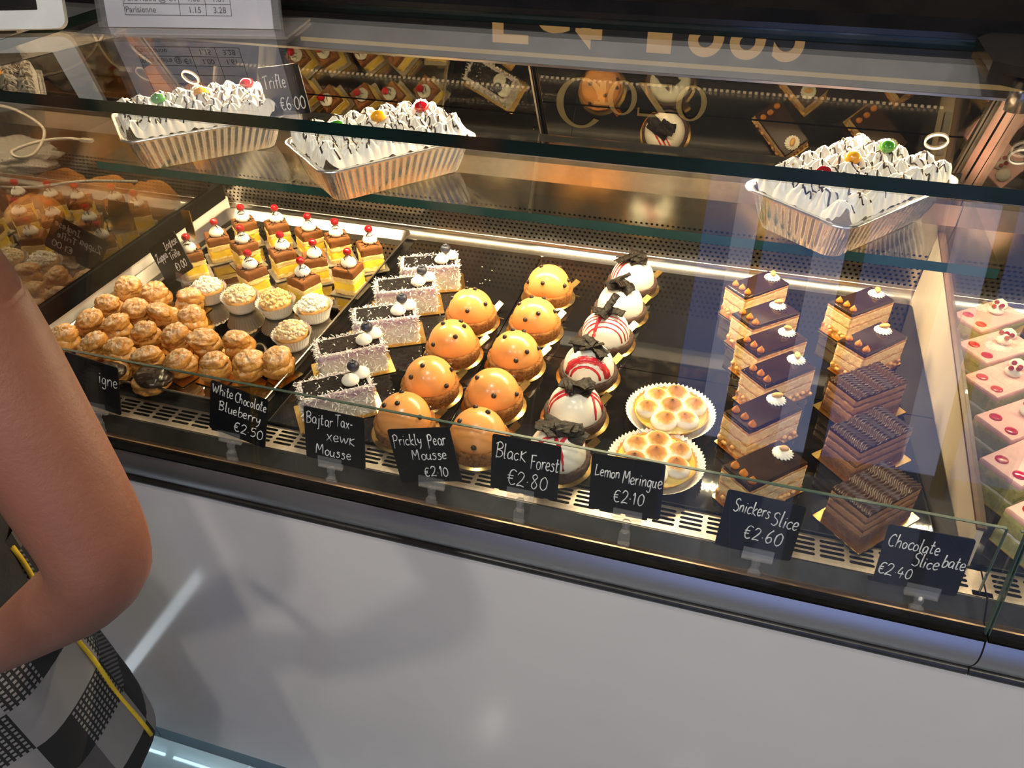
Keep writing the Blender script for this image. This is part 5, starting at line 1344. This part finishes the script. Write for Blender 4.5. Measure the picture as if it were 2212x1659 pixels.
# fingers of the hand on the hip, each a short chain rooted in the palm
for k, (dz, L) in enumerate(((0.024, 0.026), (0.008, 0.031), (-0.008, 0.030), (-0.023, 0.023))):
    V2 = [(-0.572, 0.236, 0.047+dz), (-0.598, 0.236, 0.040+dz*1.1), (-0.598-L*0.8, 0.224, 0.032+dz*1.15), (-0.598-L*1.4, 0.208, 0.026+dz*1.2)]
    skin_body('finger', V2, [(0, 1), (1, 2), (2, 3)], [0.0092, 0.0088, 0.0082, 0.0070], m_skin, body)
skin_body('thumb', [(-0.522, 0.238, 0.090), (-0.545, 0.250, 0.108), (-0.572, 0.262, 0.116), (-0.594, 0.272, 0.116)], [(0, 1), (1, 2), (2, 3)], [0.011, 0.0105, 0.0098, 0.0082], m_skin, body)
for k, dx in enumerate((-0.026, -0.009, 0.009, 0.026)):
    bx, by = X0-0.223, Y0+0.077
    skin_body('finger', [(bx, by+dx, -0.115), (bx+0.001, by+0.004+dx*1.1, -0.150), (bx+0.005, by+0.008+dx*1.15, -0.178), (bx+0.011, by+0.010+dx*1.15, -0.198)], [(0, 1), (1, 2), (2, 3)], [0.0092, 0.0088, 0.0082, 0.0070], m_skin, body)
skin_body('thumb', [(X0-0.222, Y0+0.050, -0.075), (X0-0.210, Y0+0.030, -0.105), (X0-0.202, Y0+0.025, -0.135)], [(0, 1), (1, 2)], [0.011, 0.0105, 0.0088], m_skin, body)
# head features: nose, lips, ears, eyes, hair
HX, HY = X0-0.01, Y0+0.03
MB().blob(P_(HX, HY+0.085, 0.692), 0.012, 0.018, 0.020, None, 14, 10).build('nose', m_skin, body)
MB().blob(P_(HX, HY+0.073, 0.655), 0.022, 0.010, 0.008, None, 14, 8).build('mouth', M('lips', (0.42, 0.14, 0.11), 0.5, n=(60, (0.36, 0.11, 0.09), 0.4, 0.6)), body)
m_eye = M('eye_white', (0.7, 0.68, 0.66), 0.2, n=(50, (0.62, 0.6, 0.58), 0.4, 0.6))
for sx in (1, -1):
    MB().blob(P_(HX+sx*0.074, HY, 0.70), 0.012, 0.018, 0.030, None, 12, 10).build('ear', m_skin, body)
    MB().blob(P_(HX+sx*0.028, HY+0.071, 0.715), 0.013, 0.008, 0.008, None, 14, 10).build('eye', m_eye, body)
MB().blob(P_(HX, HY-0.017, 0.752), 0.088, 0.098, 0.082, lambda v: 0.05*fbm(v*5, 3)-(0.22 if v.y > 0.35 and v.z < 0.35 else 0), 40, 24).build('hair', m_hair, P)
# vest: sleeveless top, and its pale hem
def loft(rings, n=48, wr=0.0, seed=0):
    """rings: (cx, cy, z, rx, ry)"""
    mb = MB(); vs = []
    for k, (cx, cy, z, rx, ry) in enumerate(rings):
        for i in range(n):
            a = 2*PI*i/n
            q = 1 + wr*noise.noise(Vector((math.cos(a)*2.2+seed, math.sin(a)*2.2, z*9)))
            vs.append(P_(cx+rx*math.cos(a)*q, cy+ry*math.sin(a)*q, z))
    mb.add(vs, [(k*n+i, k*n+(i+1) % n, (k+1)*n+(i+1) % n, (k+1)*n+i) for k in range(len(rings)-1) for i in range(n)])
    return mb
m_khaki = M('khaki_cotton', (0.30, 0.26, 0.18), 0.9, n=(40, (0.26, 0.22, 0.15), 0.4, 0.6), bump=(90, 0.002))
loft([(X0, Y0, 0.115, 0.150, 0.118), (X0, Y0, 0.15, 0.148, 0.116), (X0-0.005, Y0, 0.24, 0.142, 0.108), (X0-0.01, Y0, 0.36, 0.152, 0.112), (X0-0.01, Y0, 0.43, 0.145, 0.105), (X0-0.01, Y0, 0.48, 0.112, 0.085), (X0-0.01, Y0, 0.515, 0.068, 0.066)], 48, 0.05, 3).build('vest', m_khaki, P)
# checked board shorts
def checked():
    m = M('checked_shorts_cloth', (0.1, 0.1, 0.1), 0.85); nt = m.node_tree; p = nt.nodes['Principled BSDF']
    uv = node(nt, 'ShaderNodeUVMap'); uv.uv_map = 'UVMap'
    sp = node(nt, 'ShaderNodeSeparateXYZ'); nt.links.new(uv.outputs[0], sp.inputs[0])
    fx = math_node(nt, 'FLOOR', sp.outputs[0]); fy = math_node(nt, 'FLOOR', sp.outputs[1])
    cv = node(nt, 'ShaderNodeCombineXYZ'); nt.links.new(fx, cv.inputs[0]); nt.links.new(fy, cv.inputs[1])
    wn = node(nt, 'ShaderNodeTexWhiteNoise', noise_dimensions='2D'); nt.links.new(cv.outputs[0], wn.inputs['Vector'])
    par = math_node(nt, 'MODULO', math_node(nt, 'ADD', math_node(nt, 'ADD', fx, fy), 200.0), 2.0)
    # fine dots, fine stripes, plain pale, dark
    dots = math_node(nt, 'MULTIPLY', math_node(nt, 'GREATER_THAN', math_node(nt, 'SINE', math_node(nt, 'MULTIPLY', sp.outputs[0], 62.8)), -0.15), math_node(nt, 'GREATER_THAN', math_node(nt, 'SINE', math_node(nt, 'MULTIPLY', sp.outputs[1], 62.8)), -0.15))
    strp = math_node(nt, 'GREATER_THAN', math_node(nt, 'SINE', math_node(nt, 'MULTIPLY', math_node(nt, 'ADD', sp.outputs[0], sp.outputs[1]), 56.0)), 0.0)
    dk, md, pa = (0.008, 0.008, 0.009), (0.075, 0.072, 0.075), (0.20, 0.195, 0.20)
    cd = mixcol(nt, dots, dk, pa); cs = mixcol(nt, strp, dk, (0.11, 0.108, 0.11))
    w = wn.outputs['Value']
    a = mixcol(nt, math_node(nt, 'GREATER_THAN', w, 0.5), dk, cd)
    b = mixcol(nt, math_node(nt, 'GREATER_THAN', w, 0.72), pa, cs)
    b = mixcol(nt, math_node(nt, 'LESS_THAN', w, 0.35), b, md)
    nt.links.new(mixcol(nt, par, a, b), p.inputs['Base Color'])
    return m
m_check = checked()
m_check2 = m_shirt
def leg_shorts(sx, name):
    cx = X0+sx*0.078
    rings = [(cx-sx*0.004, Y0, 0.04, 0.080, 0.112), (cx-sx*0.004, Y0, -0.04, 0.088, 0.113), (cx, Y0, -0.12, 0.092, 0.112), (cx+sx*0.006, Y0, -0.20, 0.096, 0.112), (cx+sx*0.014, Y0, -0.27, 0.101, 0.113), (cx+sx*0.017, Y0, -0.312, 0.104, 0.114), (cx+sx*0.017, Y0, -0.320, 0.1045, 0.1145), (cx+sx*0.017, Y0, -0.320, 0.1005, 0.1105), (cx+sx*0.012, Y0, -0.24, 0.096, 0.108)]
    n = 64
    mb = loft(rings[::-1], n, 0.07, 5+sx)
    o = mb.build(name, m_check, P)
    me = o.data; uvl = me.uv_layers.new(name='UVMap')
    for l in me.loops:
        co = me.vertices[l.vertex_index].co
        a = l.vertex_index % n
    for pl_ in me.polygons:
        for li in pl_.loop_indices:
            vi = me.loops[li].vertex_index; a = vi % n
            if a == 0 and any((me.loops[q].vertex_index % n) == n-1 for q in pl_.loop_indices): a = n
            uvl.data[li].uv = (a/n*0.66/0.062, me.vertices[vi].co.z/0.062)
    return o, rings, n
so, rings, n_ = leg_shorts(1, 'shorts_leg')
leg_shorts(-1, 'shorts_leg')
loft([(X0, Y0, -0.035, 0.160, 0.122), (X0, Y0, 0.02, 0.163, 0.124), (X0, Y0, 0.07, 0.158, 0.122), (X0, Y0, 0.125, 0.152, 0.120), (X0, Y0, 0.127, 0.146, 0.114)], 64, 0.03, 8).build('shorts_waist', m_check2, P, label='black shorts waistband yoke')
# yellow piping down the outer seam, and a stitched mark at the waist
def on_ring(rs, ang, z, seed, wr, out=0.0):
    for (a, b) in zip(rs[:-1], rs[1:]):
        if b[2] <= z <= a[2]:
            u = (a[2]-z)/max(1e-6, a[2]-b[2]); cx, cy, _, rx, ry = [a[i]+(b[i]-a[i])*u for i in range(5)]
            q = 1 + wr*noise.noise(Vector((math.cos(ang)*2.2+seed, math.sin(ang)*2.2, z*9)))
            return P_(cx+(rx*q+out)*math.cos(ang), cy+(ry*q+out)*math.sin(ang), z)
pts = [on_ring(rings[:6], 0.50, 0.03-0.3*i/20*1.13, 6, 0.07, 0.0006) for i in range(21)]
MB().tube([p for p in pts if p], 0.0026, 8).build('piping', m_trim, so)
wr_ = [(X0, Y0, 0.125, 0.152, 0.120), (X0, Y0, 0.07, 0.158, 0.122), (X0, Y0, 0.02, 0.163, 0.124), (X0, Y0, -0.035, 0.160, 0.122)]
mb = MB(); mb.tube([on_ring(wr_, -0.30-0.012*i, 0.118-0.005*i, 8, 0.03, 0.001) for i in range(8)], 0.0016, 6)
k = 0.0034
xx = 0.0
for chx in 'al':
    w_, st = GL[chx]
    for stx in st.split('/'):
        q = [float(v) for v in stx.split()]
        pp2 = [on_ring(wr_, -0.62+(xx+q[i])*k/0.13, 0.075+q[i+1]*k, 8, 0.03, 0.001) for i in range(0, len(q), 2)]
        mb.tube(spline(pp2, 4), 0.0014, 6)
    xx += w_+0.8
mb.build('stitched_mark', m_trim, P)
